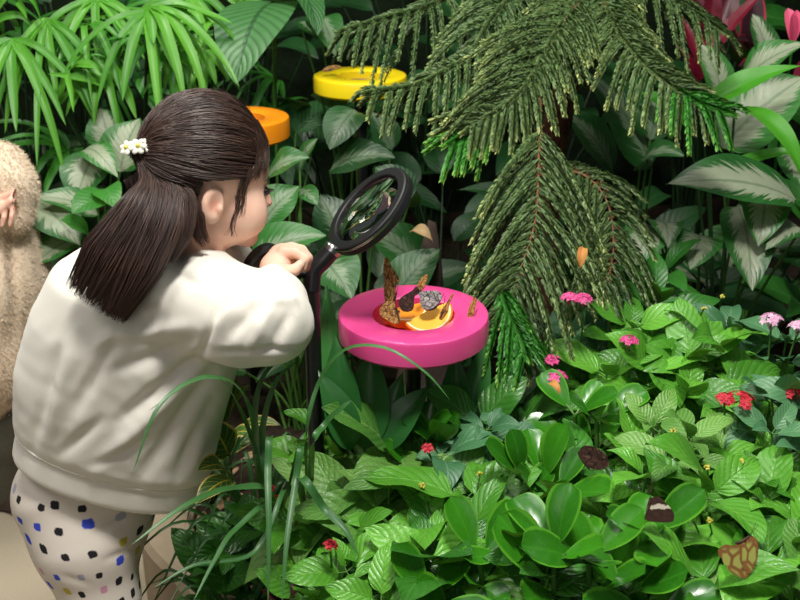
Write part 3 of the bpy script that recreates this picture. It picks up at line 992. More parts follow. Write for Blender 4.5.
bush('bush with a flat red flower cluster in the right half of the bed', 738, 425, .685, .11, 'pentas', 7, 9, .085, .55,
     [(740, 401, .735, 'red', .022), (725, 399, .735, 'red', .012)])
bush('bluish bush with two small red flower heads at the right edge of the photo', 795, 420, .69, .10, 'blue_leaf', 8, 8, .08, .48,
     [(772, 388, .74, 'red', .010), (796, 393, .74, 'red', .014)])
bush('pale green bush with yellow buds in front of the broad quilted leaves', 678, 432, .685, .10, 'pentas_pale', 9, 9, .075, .55, (), [(673, 431, .73), (668, 440, .72)])
bush('green bush with several yellow buds on thin stalks near the brown and white butterfly', 745, 480, .665, .12, 'pentas', 10, 9, .10, .55, (), [(707, 468, .71), (741, 462, .71), (692, 518, .69), (709, 521, .69)])
bush('green bush beneath the brown and white butterfly', 672, 505, .655, .09, 'pentas', 12, 8, .085, .56)
bush('green bush beneath the green-windowed brown butterfly', 750, 560, .645, .12, 'pentas', 13, 9, .105, .55)
bush('leafy bush in the bottom right corner of the bed with pale broad leaves', 800, 590, .63, .09, 'pentas_pale', 14, 6, .125, .62)
bush('small green bush filling the gap between the two clumps of glossy spoon leaves', 628, 460, .67, .09, 'pentas', 15, 8, .075, .55)
bush('dark bush with one big grey-green leaf just in front of the pink dish', 505, 405, .65, .09, 'pentas_dark', 16, 6, .105, .58)
bush('pale hairy-leaved bush in front of the black magnifier post', 385, 480, .61, .11, 'pentas_pale', 17, 9, .13, .5, (), [(389, 487, .65)])
bush('light green bush below the elbow of the child', 345, 435, .60, .08, 'pentas', 18, 7, .08, .55)
bush('bush with a large smooth pale leaf and yellow buds at the bottom middle', 455, 505, .635, .09, 'pentas', 19, 8, .115, .48, (), [(422, 486, .67), (480, 475, .67)])
bush('dark-leaved bush at the bottom edge below the large smooth pale leaf', 425, 565, .60, .10, 'pentas_dark', 20, 8, .11, .52)
bush('small bush with a red bud and crinkled leaves beside the grassy clump', 335, 540, .57, .08, 'pentas', 21, 8, .075, .6, [(330, 545, .63, 'red', .006)])
bush('crinkled green bush at the bottom edge between grass and dark-leaved bush', 370, 592, .565, .08, 'pentas', 22, 7, .075, .58)
bush('small blue-grey leaved bush between glossy spoon leaves and pink dish', 478, 448, .65, .08, 'blue_leaf', 23, 7, .07, .55, [(428, 448, .68, 'red', .006)])
bush('dark green bush at the bottom edge under the large glossy spoon leaves', 535, 590, .62, .09, 'pentas_dark', 24, 7, .085, .55)
bush('dark green low bush with a drooping crinkled leaf among the grass blades', 248, 535, .42, .07, 'pentas_dark', 25, 5, .085, .55, [(276, 500, .46, 'red', .008), (270, 488, .46, 'red', .005)])
bush('green bush in the middle of the bed under the curled dark leaves', 585, 490, .64, .10, 'pentas_dark', 26, 8, .08, .55)
bush('green bush at the right edge below the red flowers', 790, 500, .65, .10, 'pentas', 27, 8, .09, .5)

pepper('glossy spoon-leaved plant directly below the right half of the pink dish', 438, 425, .675, .05, 31, 8, .075, (.5, 1.3))
pepper('glossy plant with upright spoon leaves in the centre of the bed', 545, 462, .68, .09, 32, 15, .085, (.5, 1.35))
pepper('glossy spoon-leaved plant below the deep pink flowers', 598, 408, .70, .07, 33, 11, .08, (.3, 1.2))
pepper('largest glossy spoon-leaved plant with dark leaves at the bottom edge', 590, 545, .675, .09, 34, 13, .10, (.4, 1.25))
pepper('glossy spoon-leaved plant half hiding the brown and white butterfly', 648, 525, .675, .06, 35, 8, .085, (.2, 1.0))
pepper('glossy round-leaved plant at the bottom edge left of the largest spoon leaves', 510, 548, .64, .08, 36, 12, .075, (.2, 1.1))
pepper('glossy spoon-leaved plant below the hairy pale bush at the bottom edge', 455, 592, .60, .06, 37, 8, .075, (.2, 1.0))
pepper('glossy spoon-leaved plant in the bottom edge under the butterflies', 655, 592, .645, .07, 38, 9, .085, (.2, 1.0))
pepper('small glossy plant with leaning spoon leaves beside the pale hairy bush', 415, 452, .64, .04, 39, 5, .07, (.2, 1.1))

# ---- grass-like clump between child and bed
def liriope(label, cx, cy, z, n, spread, hgt, seed, hero=()):
    rng = random.Random(seed)
    c = PZ(cx, cy, z); c = A3(c[0], c[1], SOIL)
    o = thing('liriope', label, 'grass plant', c)
    mb = MB()
    for i in range(n):
        az = rng.random() * 6.283; l = rng.uniform(.7, 1.15)
        d = azel(az, 0)
        b = c + d * rng.uniform(.0, .03)
        s = spread * rng.uniform(.5, 1.2)
        pts = [b, b + d * s * .18 + UP * hgt * .6 * l, b + d * s * .55 + UP * hgt * .95 * l, b + d * s * 1.0 + UP * hgt * (.85 - .5 * rng.random()) * l]
        ribbon(mb, pts, rng.uniform(.006, .010), nz(UP * .7 - FV * .5), rng=rng)
    for pts, w, tn in hero:
        q = [c + UP * .02] + [P(*p) for p in pts]
        ribbon(mb, q, w, nz(UP * .7 - FV * .5), 24, tone=tn, rng=rng)
    mb.build('blades', M['grass'], o)
    return o


liriope('dark green grassy clump with blades crossing the white sweater', 262, 500, .42, 46, .24, .27, 41, [
    ([(258, 470, 1.62), (235, 400, 1.48), (205, 376, 1.40), (147, 412, 1.33)], .008, .3),
    ([(262, 470, 1.60), (243, 395, 1.46), (205, 378, 1.38), (160, 405, 1.32), (133, 472, 1.30)], .009, .45),
    ([(272, 500, 1.60), (238, 488, 1.5), (190, 503, 1.42), (131, 545, 1.36)], .012, .6),
    ([(275, 505, 1.62), (235, 530, 1.5), (215, 560, 1.45), (193, 602, 1.40)], .009, .7),
    ([(285, 490, 1.6), (255, 552, 1.5), (195, 565, 1.45), (153, 588, 1.42)], .008, .4),
    ([(270, 445, 1.57), (268, 470, 1.50), (269, 530, 1.46), (268, 605, 1.44)], .011, .7),
    ([(298, 455, 1.57), (296, 480, 1.52), (287, 540, 1.47), (282, 605, 1.44)], .011, .6),
    ([(270, 500, 1.6), (262, 440, 1.56), (275, 385, 1.52), (300, 358, 1.5)], .012, .3),
    ([(268, 500, 1.62), (255, 430, 1.58), (262, 380, 1.55), (285, 355, 1.54)], .012, .2),
])
liriope('narrow grassy clump at the magnifier post, one blade arching before the pink dish', 310, 470, .42, 22, .16, .30, 42, [
    ([(306, 450, 1.58), (318, 385, 1.53), (345, 350, 1.50), (385, 348, 1.46), (425, 372, 1.45), (450, 400, 1.45)], .0065, .95),
    ([(300, 480, 1.55), (325, 510, 1.5), (345, 530, 1.48), (358, 556, 1.47)], .013, .6),
    ([(312, 455, 1.58), (325, 425, 1.56), (342, 408, 1.55), (352, 400, 1.55)], .011, .9),
])
liriope('low dark grassy clump at the bottom edge beside the kerb', 235, 590, .36, 34, .16, .17, 43)

# ---- broad dark strap-leaved plants below the dish
def straps(label, base, leaves, mat, name='dracaena', cat='plant', shape='lance', fold=.35):
    rng = random.Random(hash(label) % 1000 if False else len(label))
    b0 = A3(*base)
    o = thing(name, label, cat, b0)
    mb = MB()
    for (b, t, w, bow, tn) in leaves:
        leaf(mb, P(*b), P(*t), w / FPX * t[2], CAMN, bow, fold, shape, 6, 14, .02, 0, tn, rng)
    mb.build('foliage', M[mat], o)
    st = MB()
    for (b, t, w, bow, tn) in leaves:
        stalk(st, b0 - UP * .02, P(*b), .004, .02)
    st.build('stem', M['dark_stem'], o)
    return o


q = PZ(375, 430, .45)
straps('dark broad strap-leaved plant standing under the left half of the pink dish', (q[0], q[1], SOIL), [
    ((338, 445, 1.75), (326, 280, 1.78), 26, .02, .95), ((345, 450, 1.74), (335, 335, 1.72), 40, .05, .15), ((365, 450, 1.75), (372, 345, 1.74), 46, .03, .25),
    ((352, 450, 1.72), (318, 370, 1.70), 34, .1, .2), ((380, 450, 1.74), (403, 372, 1.76), 30, .03, .45), ((385, 450, 1.74), (430, 385, 1.74), 34, .1, .2)], 'strap')
q = PZ(470, 420, .45)
straps('dark green strap-leaved plant standing right of the post under the pink dish', (q[0], q[1], SOIL), [
    ((465, 440, 1.85), (488, 335, 1.86), 30, .02, .6), ((455, 440, 1.82), (455, 350, 1.80), 34, .04, .2), ((475, 440, 1.84), (530, 355, 1.84), 30, .06, .3), ((480, 430, 1.88), (592, 322, 1.95), 24, .03, .7),
    ((450, 440, 1.80), (425, 370, 1.80), 26, .06, .3), ((474, 330, 1.93), (472, 271, 1.93), 20, .02, .9)], 'strap')


# ---- big-leaved plants: every leaf measured
def hero(label, base, leaves, mat, name, cat='plant', shape='ovate', group=None, fold=.2, fill=0, fill_r=.2, fill_h=.35, L=.2, W=.09, seed=5, wave=.03, stem='stem', cutlow=True):
    rng = random.Random(seed)
    b0 = A3(*base)
    o = thing(name, label, cat, b0, group)
    mb, st = MB(), MB()
    for lf in leaves:
        b, t, w = lf[0], lf[1], lf[2]
        bow = lf[3] if len(lf) > 3 else .12
        nn = lf[4] if len(lf) > 4 else CAMN
        tn = lf[5] if len(lf) > 5 else None
        B, T = P(*b), P(*t)
        leaf(mb, B, T, w * (1.22 if name == 'aglaonema' else 1.) / FPX * (b[2] + t[2]) / 2, nn, bow, fold, shape, 8, 14, wave, 0, tn, rng)
        stalk(st, b0 + A3(rng.uniform(-.03, .03), rng.uniform(-.03, .03), -.02), B, .0035, .08)
    for i in range(fill):
        az = i * 2.4 + rng.random(); rr = fill_r * math.sqrt((i + .5) / fill)
        B = b0 + A3(rr * math.cos(az), rr * math.sin(az), fill_h * rng.uniform(.45, 1.05))
        d = azel(az + rng.uniform(-.4, .4), rng.uniform(-.35, .5)); l = L * rng.uniform(.75, 1.2)
        leaf(mb, B, B + d * l, W * rng.uniform(.8, 1.2), nz(UP * .8 - FV * .4), rng.uniform(.08, .2), fold, shape, 8, 12, wave, 0, rng.random() * .5, rng)
        stalk(st, b0 + A3(rng.uniform(-.03, .03), rng.uniform(-.03, .03), -.02), B, .0035, .08)
    mb.build('foliage', M[mat], o)
    st.build('stem', M[stem], o)
    return o


def gnd(px, py, d):
    q = P(px, py, d)
    return (q[0], q[1], SOIL)


# left of the child
hero('silver-leaved plant between the fleece coat and the ponytail', gnd(85, 240, 2.70), [
    ((98, 152, 2.66), (76, 205, 2.58), 42, .12), ((112, 150, 2.66), (100, 108, 2.66), 34, .08), ((120, 172, 2.6), (140, 118, 2.62), 44, .10), ((85, 150, 2.64), (118, 178, 2.55), 26, .2),
    ((36, 200, 2.62), (80, 246, 2.50), 44, .10), ((78, 240, 2.6), (32, 268, 2.50), 32, .12), ((98, 215, 2.6), (35, 198, 2.55), 28, .15)], 'silver', 'aglaonema', fill=8, fill_r=.16, fill_h=.25, L=.2, W=.095, seed=51)
hero('plain bright green heart-leaved plant just left of the ponytail', gnd(95, 245, 2.6), [
    ((112, 200, 2.5), (72, 214, 2.42), 40, .16, CAMN, .6), ((104, 190, 2.5), (118, 210, 2.42), 30, .2, CAMN, .95), ((88, 232, 2.5), (60, 220, 2.45), 26, .1, CAMN, .3)], 'mid_leaf', 'heart_leaf_plant', fill=3, fill_r=.08, fill_h=.25, L=.13, W=.08, seed=52)
hero('silver-streaked plant behind the face of the child', gnd(290, 230, 2.45), [
    ((268, 178, 2.42), (310, 158, 2.36), 34, .14), ((262, 225, 2.36), (300, 186, 2.36), 40, .10, CAMN, .9), ((250, 268, 2.3), (326, 236, 2.25), 46, .16), ((255, 275, 2.3), (245, 300, 2.2), 40, .1), ((298, 190, 2.4), (318, 205, 2.34), 20, .1),
    ((322, 262, 2.3), (352, 300, 2.2), 46, .16), ((300, 170, 2.5), (318, 138, 2.45), 18, .1)], 'silver_half', 'aglaonema', fill=7, fill_r=.16, fill_h=.26, L=.2, W=.09, seed=53)
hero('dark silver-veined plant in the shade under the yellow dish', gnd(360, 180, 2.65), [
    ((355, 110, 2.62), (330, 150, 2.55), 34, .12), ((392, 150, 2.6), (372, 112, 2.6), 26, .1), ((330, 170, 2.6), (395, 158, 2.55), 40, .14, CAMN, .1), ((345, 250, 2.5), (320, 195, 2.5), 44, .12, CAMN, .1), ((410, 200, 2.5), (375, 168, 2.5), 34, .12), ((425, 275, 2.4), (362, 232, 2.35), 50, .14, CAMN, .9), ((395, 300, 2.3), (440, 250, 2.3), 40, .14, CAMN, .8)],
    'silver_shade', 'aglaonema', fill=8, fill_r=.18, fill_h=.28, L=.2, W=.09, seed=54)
hero('big-leaved plant with deeply ribbed dark leaf hanging above the head of the child', gnd(275, 60, 3.0), [
    ((276, 2, 2.85), (236, 84, 2.60), 78, .14, nz(-FV + UV_ * .5 - RV * .2), .95), ((272, 2, 2.85), (318, 36, 2.66), 44, .26, nz(UV_ * .9 - FV * .4 + RV * .3), .6)], 'ribbed', 'peace_lily', shape='broad', fold=.1, fill=5, fill_r=.2, fill_h=.55, L=.26, W=.12, seed=55, wave=.012)
hero('green drooping-leaved plant next to the yellow dish in the shade', gnd(345, 50, 3.05), [
    ((318, 18, 2.95), (336, 56, 2.80), 30, .14), ((366, 30, 2.95), (336, 52, 2.84), 22, .14), ((300, 22, 3.0), (318, 40, 2.9), 16, .1)], 'silver_half', 'aglaonema', fill=4, fill_r=.2, fill_h=.4, L=.2, W=.1, seed=56)

# right of the conifer
hero('large silver-splashed plant with a broad leaf lying flat, right of the conifer', gnd(720, 235, 2.35), [
    ((795, 200, 2.25), (666, 184, 2.16), 56, .10, nz(UV_ - FV * 1.3)), ((762, 200, 2.3), (758, 247, 2.2), 40, .22), ((700, 235, 2.3), (690, 270, 2.2), 38, .14), ((655, 228, 2.32), (632, 268, 2.2), 40, .18), ((660, 230, 2.32), (668, 248, 2.2), 30, .24),
    ((738, 205, 2.35), (752, 292, 2.2), 44, .10, CAMN, .1), ((800, 230, 2.3), (765, 250, 2.2), 30, .2)], 'silver', 'aglaonema', fill=5, fill_r=.14, fill_h=.22, L=.18, W=.085, seed=57)
hero('tall dark aglaonema with a huge dull green leaf behind the conifer bough', gnd(645, 170, 2.6), [
    ((652, 168, 2.55), (588, 72, 2.50), 62, .08, CAMN, .15), ((640, 170, 2.5), (684, 156, 2.40), 34, .24), ((650, 140, 2.5), (660, 92, 2.5), 34, .1, CAMN, .1), ((612, 170, 2.6), (560, 110, 2.55), 40, .1, CAMN, .05)], 'silver_half', 'aglaonema', fill=5, fill_r=.18, fill_h=.32, L=.2, W=.09, seed=58)
hero('silver-leaved plant at the right edge with a big streaked leaf pointing up', gnd(765, 130, 2.65), [
    ((722, 148, 2.55), (806, 76, 2.5), 66, .08), ((770, 62, 2.6), (752, 14, 2.6), 26, .06), ((742, 84, 2.6), (806, 44, 2.5), 40, .12), ((722, 96, 2.6), (700, 44, 2.6), 30, .1), ((790, 150, 2.55), (812, 200, 2.45), 40, .1)], 'silver', 'aglaonema', fill=6, fill_r=.18, fill_h=.34, L=.22, W=.1, seed=59)
straps('plant with long bright green blades curving across the silver leaves', gnd(740, 170, 2.5), [
    ((702, 112, 2.42), (800, 66, 2.36), 30, .10, .6), ((735, 108, 2.42), (806, 192, 2.3), 24, .22, .8), ((690, 130, 2.45), (636, 92, 2.45), 26, .12, .2), ((710, 180, 2.5), (812, 150, 2.4), 18, .1, .5)], 'bright_strap', 'dracaena')
straps('red and maroon long-leaved plant at the top right', gnd(720, 80, 2.9), [
    ((712, 50, 2.8), (770, -14, 2.7), 16, .04, .9), ((706, 44, 2.8), (716, -20, 2.75), 22, .02, .5), ((704, 60, 2.8), (742, 10, 2.75), 20, .03, .8), ((700, 66, 2.8), (680, 14, 2.8), 14, .04, .8), ((698, 84, 2.8), (676, 44, 2.75), 16, .04, .6), ((710, 40, 2.8), (690, -16, 2.8), 16, .04, .3), ((700, 80, 2.8), (702, 36, 2.75), 16, .04, .9), ((715, 46, 2.8), (736, -24, 2.8), 26, .04, .1)], 'red_leaf', 'cordyline')
straps('maroon long-leaved plant with red leaf edges at the top right corner', gnd(770, 60, 3.0), [
    ((742, 60, 2.9), (700, 0, 2.85), 22, .04, .6), ((748, 50, 2.9), (756, -20, 2.85), 26, .04, .3), ((755, 60, 2.9), (735, 40, 2.8), 26, .14, .9), ((760, 80, 2.9), (738, 66, 2.8), 24, .14, .9)], 'maroon_leaf', 'cordyline')
mb = MB(); o = thing('bromeliad', 'plant with one bright pink upright flower bract at the top right edge', 'plant', gnd(792, 60, 2.7))
for b, t, w in [((792, 46, 2.6), (788, 8, 2.6), 12), ((792, 46, 2.6), (797, 10, 2.58), 12), ((793, 46, 2.6), (792, 14, 2.56), 12), ((794, 88, 2.58), (806, 60, 2.5), 12)]:
    if b[1] > 80: mb.build('flower_bract', M['bract'], o); mb = MB()
    leaf(mb, P(*b), P(*t), w / FPX * 2.6, CAMN, .03, .3, 'obovate', 6, 10)
mb.build('flower_bract', M['bract'], o)
mb = MB(); stalk(mb, A3(*o.location) - UP * .02, P(792, 48, 2.6), .004, .02)
for k in range(9):
    d = azel(k * .7, .9); b = A3(*o.location); leaf(mb, b, b + d * .4, .03, UP, .15, .3, 'lance', 4, 10, 0, 0, .5)
mb.build('foliage', M['mid_leaf'], o)
q = PZ(215, 420, .42)
hero('variegated plant with yellow-edged dark and red leaves beside the sweater', (q[0], q[1], SOIL), [
    ((228, 455, 1.72), (205, 418, 1.68), 34, .12, CAMN, .05), ((225, 420, 1.72), (238, 378, 1.70), 14, .1, CAMN, .9), ((222, 415, 1.72), (205, 385, 1.70), 14, .1, CAMN, .9), ((230, 410, 1.72), (250, 385, 1.70), 12, .15, CAMN, .8), ((220, 420, 1.72), (195, 440, 1.68), 26, .1, CAMN, .1), ((226, 470, 1.68), (198, 470, 1.62), 28, .15, CAMN, .1), ((232, 480, 1.65), (195, 505, 1.58), 26, .15, CAMN, .05)],
    'croton', 'croton', fill=6, fill_r=.06, fill_h=.18, L=.1, W=.035, seed=60)
mb = MB(); q = PZ(282, 598, .50); o = thing('red_leaf_plant', 'small glossy maroon rosette at the bottom edge among the grass', 'plant', (q[0], q[1], SOIL))
for k in range(8):
    d = azel(k * .8, .5); leaf(mb, q - UP * .02, q + d * .035, .022, UP, .1, .2, 'ovate', 5, 8)
tubes(mb, np.array([A3(q[0], q[1], SOIL - .02), q - UP * .02]), .003, 6)
mb.build('foliage', M['maroon_leaf'], o)


# ---- lady palms, top left
def fan(mb, hub, ax, nrm, n, L, W, spread, droop, rng):
    ax = nz(ax); n_ = nz(nrm - ax * (np.asarray(nrm) @ ax)); s = np.cross(ax, n_)
    for i in range(n):
        f = (i + .5) / n - .5
        a = f * spread + rng.uniform(-.2, .2)
        d = ax * math.cos(a) + s * math.sin(a)
        l = L * rng.uniform(.55, 1.2) * (1 - .2 * abs(f))
        dr = droop * rng.uniform(.2, 1.7)
        pts = [hub, hub + d * l * .35 + n_ * l * .04, hub + d * l * .7 - UP * l * dr * .25, hub + d * l * .92 - UP * l * dr * .75]
        ribbon(mb, pts, W * rng.uniform(.75, 1.2), n_, 14, 'strap', .4, rng=rng)


def lady_palm(label, base, fans, mat, seed, extra=6):
    rng = random.Random(seed)
    b0 = A3(*base)
    o = thing('lady_palm', label, 'palm', b0)
    st = MB()
    for (hub, ax, n, L, W, sp, dr) in fans:
        h = P(*hub); mb = MB()
        fan(mb, h, RV * ax[0] + UV_ * ax[1] - FV * ax[2], nz(UV_ * .8 - FV * .7), n, L, W, sp, dr, rng)
        mb.build('frond', M[mat], o)
        stalk(st, b0 - UP * .02, h, .004, .08)
    for k in range(extra):
        h = b0 + A3(rng.uniform(-.3, .3), rng.uniform(-.1, .25), rng.uniform(.45, .95)); mb = MB()
        a = rng.random() * 6.28
        fan(mb, h, azel(a, rng.uniform(-.1, .6)), nz(UP - FV * .5), 8, rng.uniform(.22, .32), .022, 2.8, .6, rng)
        mb.build('frond', M['palm_dark'], o)
        stalk(st, b0 - UP * .02, h, .004, .08)
    st.build('stem', M['dark_stem'], o)


lady_palm('fan palm with long pale green blades drooping at the top left corner', gnd(20, 120, 2.9), [
    ((12, 38, 2.62), (.1, -1, .4), 7, .30, .023, 2.4, .5), ((46, 17, 2.66), (.1, -1, .4), 8, .32, .022, 1.6, .4), ((20, 0, 2.7), (.6, .6, .4), 8, .26, .022, 2.6, .4), ((-12, 30, 2.7), (.2, 1, .2), 7, .26, .022, 2.2, .4)], 'palm', 61)
lady_palm('fan palm with yellowish green blades left of the ribbed leaf', gnd(130, 110, 2.85), [
    ((147, 10, 2.60), (.2, -1, .4), 8, .30, .022, 2.6, .4), ((104, 60, 2.66), (-.2, -1, .3), 6, .2, .024, 1.8, .4), ((96, -4, 2.7), (.1, -1, .4), 8, .3, .02, 2.4, .5), ((150, 6, 2.62), (1, -.5, .4), 7, .27, .026, 1.6, .5), ((86, 24, 2.7), (.8, -.1, .4), 6, .26, .02, 1.7, .5), ((70, 70, 2.62), (.7, .3, .3), 6, .2, .018, 2.6, .4), ((112, 88, 2.64), (-.5, .8, .2), 6, .2, .014, 2.2, .3), ((60, 105, 2.66), (.3, .9, .2), 5, .2, .014, 1.6, .2)], 'palm', 62)
lady_palm('fan palm rising behind the crown of the child, beside the ribbed leaf', gnd(195, 70, 3.0), [
    ((190, -6, 2.8), (0, -1, .4), 8, .26, .024, 2.6, .5), ((215, 20, 2.8), (-.8, -.3, .4), 7, .28, .022, 1.8, .5), ((180, 40, 2.75), (.2, -1, .3), 7, .22, .022, 2.0, .5), ((165, 62, 2.7), (.5, .5, .3), 6, .2, .018, 2.4, .4), ((205, 50, 2.7), (.2, -1, .4), 5, .16, .02, 1.4, .3), ((236, 4, 2.9), (.3, .9, .2), 7, .2, .022, 2.4, .4)], 'palm', 63)


# ---- shade plants filling the slope behind
def shade(label, x, y, h, n, L, W, mat, seed, r=.28, shape='ovate', name='broadleaf_plant'):
    hero(label, (x, y, SOIL), [], mat, name, 'plant', shape, None, .2, n, r, h, L, W, seed, .03, 'dark_stem')


for k, (x, y, h, n, L, W, mt, lb) in enumerate([
    (-1.75, 3.1, .85, 16, .26, .11, 'mid_leaf', 'green broad-leaved plant at the far left beyond the fleece coat'),
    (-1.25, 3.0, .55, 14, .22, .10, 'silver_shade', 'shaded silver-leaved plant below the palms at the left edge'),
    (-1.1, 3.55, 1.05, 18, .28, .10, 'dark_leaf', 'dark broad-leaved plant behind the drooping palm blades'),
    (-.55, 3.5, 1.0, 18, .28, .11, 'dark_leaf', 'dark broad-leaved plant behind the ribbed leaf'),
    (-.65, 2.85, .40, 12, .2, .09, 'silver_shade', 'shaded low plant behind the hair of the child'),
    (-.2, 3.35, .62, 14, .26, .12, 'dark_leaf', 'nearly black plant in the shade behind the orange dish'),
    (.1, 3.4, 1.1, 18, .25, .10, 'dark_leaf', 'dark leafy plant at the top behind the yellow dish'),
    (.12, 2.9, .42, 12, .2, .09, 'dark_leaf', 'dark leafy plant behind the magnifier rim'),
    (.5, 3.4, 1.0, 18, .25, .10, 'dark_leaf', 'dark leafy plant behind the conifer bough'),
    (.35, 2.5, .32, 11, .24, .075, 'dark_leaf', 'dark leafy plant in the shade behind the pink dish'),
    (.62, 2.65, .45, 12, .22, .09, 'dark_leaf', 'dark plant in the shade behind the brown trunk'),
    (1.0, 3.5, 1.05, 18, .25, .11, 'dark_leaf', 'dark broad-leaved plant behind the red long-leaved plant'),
    (1.5, 3.3, 1.0, 18, .26, .12, 'mid_leaf', 'green broad-leaved plant at the far top right edge'),
    (.95, 2.6, .38, 12, .2, .09, 'silver_shade', 'low shaded silver plant below the broad flat silver leaf'),
    (1.15, 2.45, .42, 12, .2, .09, 'mid_leaf', 'green leafy plant low at the right edge behind the pale pink flowers'),
]):
    shade(lb, x, y, h, n, L, W, mt, 70 + k)

# odd bits: fallen leaves, rock
def fallen(name, label, b, t, w, mat, bow=.2, cat='leaf'):
    mb = MB(); leaf(mb, P(*b), P(*t), w / FPX * b[2], CAMN, bow, .5, 'ovate', 6, 8, .1, 0, .7)
    tag(mb.build(name, M[mat]), label, cat)


fallen('fallen_leaf', 'orange dead leaf caught in the drooping conifer tips', (583, 247, 1.80), (580, 268, 1.79), 10, 'dead')
fallen('fallen_leaf', 'small orange petal-like dead leaf below the deep pink flowers', (549, 384, 1.62), (560, 394, 1.6), 9, 'dead', .3)
fallen('fallen_leaf', 'curled tan dead leaf on the grey rock behind the pink dish', (410, 232, 2.28), (433, 242, 2.26), 13, 'tan', .3)
mb = MB(); q = P(428, 246, 2.33); rng = random.Random(9)
th = np.linspace(0, math.pi, 15)[:, None]; a = (np.arange(22) * 2 * math.pi / 22)[None]
V = np.stack(np.broadcast_arrays(np.sin(th) * np.cos(a), np.sin(th) * np.sin(a), np.cos(th)), -1).reshape(-1, 3)
V = V * (1 + .14 * np.sin(V[:, :1] * 5 + 1) * np.cos(V[:, 1:2] * 4) + .07 * np.sin(V[:, 2:] * 9)) * A3(.065, .05, .45)
V = V + A3(q[0], q[1], q[2] - .455)
mb.add(V, grid_faces(14, 22, True))
tag(mb.build('rock', M['rock']), 'grey rock in the shade behind the pink dish', 'rock')

# butterflies on the bed
Z2 = lambda pts, x0, y0, k: [(x0 + x / k, y0 + y / k) for x, y in pts]
zb_ = lambda p: Z2(p, 630, 480, 5.333)
butterfly_shape('brown butterfly with green windowed wings closed on a leaf at the lower right', [
    zb_([(585, 420), (588, 336), (625, 305), (660, 305), (682, 340), (682, 400), (665, 460), (635, 500), (605, 470)]),
    zb_([(585, 400), (590, 336), (550, 352), (515, 346), (490, 355), (470, 380), (478, 410), (490, 418), (500, 445), (520, 462), (530, 485), (575, 515), (610, 525), (640, 500), (610, 440)])],
    1.36, 'wing_window', zb_([(560, 340), (600, 330), (640, 300)]), .0001)
butterfly_shape('dark brown butterfly with a cream patch on closed wings beside the glossy spoon leaf', [zb_([(108, 100), (150, 90), (190, 125), (225, 165), (235, 200), (220, 225), (150, 225), (80, 210), (92, 160)])], 1.425, 'wing_band', zb_([(80, 210), (100, 150), (112, 90)]), .0002)
butterfly_shape('very dark butterfly in the shade in the middle of the bed', [[(578, 452), (584, 446), (596, 448), (606, 456), (608, 466), (600, 470), (590, 468), (582, 462)]], 1.55, 'wing_dark', [(578, 452), (582, 459), (590, 470)], .0002)


# ------------------------------------------------------------------ conifer
CN = thing('conifer_tree', 'soft-needled dark green conifer with a reddish trunk and drooping boughs', 'tree', gnd(545, 330, 2.45))
tb = A3(*CN.location)
mb = MB()
tubes(mb, bez([tb - UP * .05, P(545, 230, 2.42), P(558, 120, 2.40), P(578, 40, 2.42), P(592, -60, 2.46), P(598, -140, 2.5)], 30), np.linspace(.036, .024, 31) * (1 + .08 * np.sin(np.arange(31) * 1.7)), 20)
mb.build('trunk', M['bark'], CN)


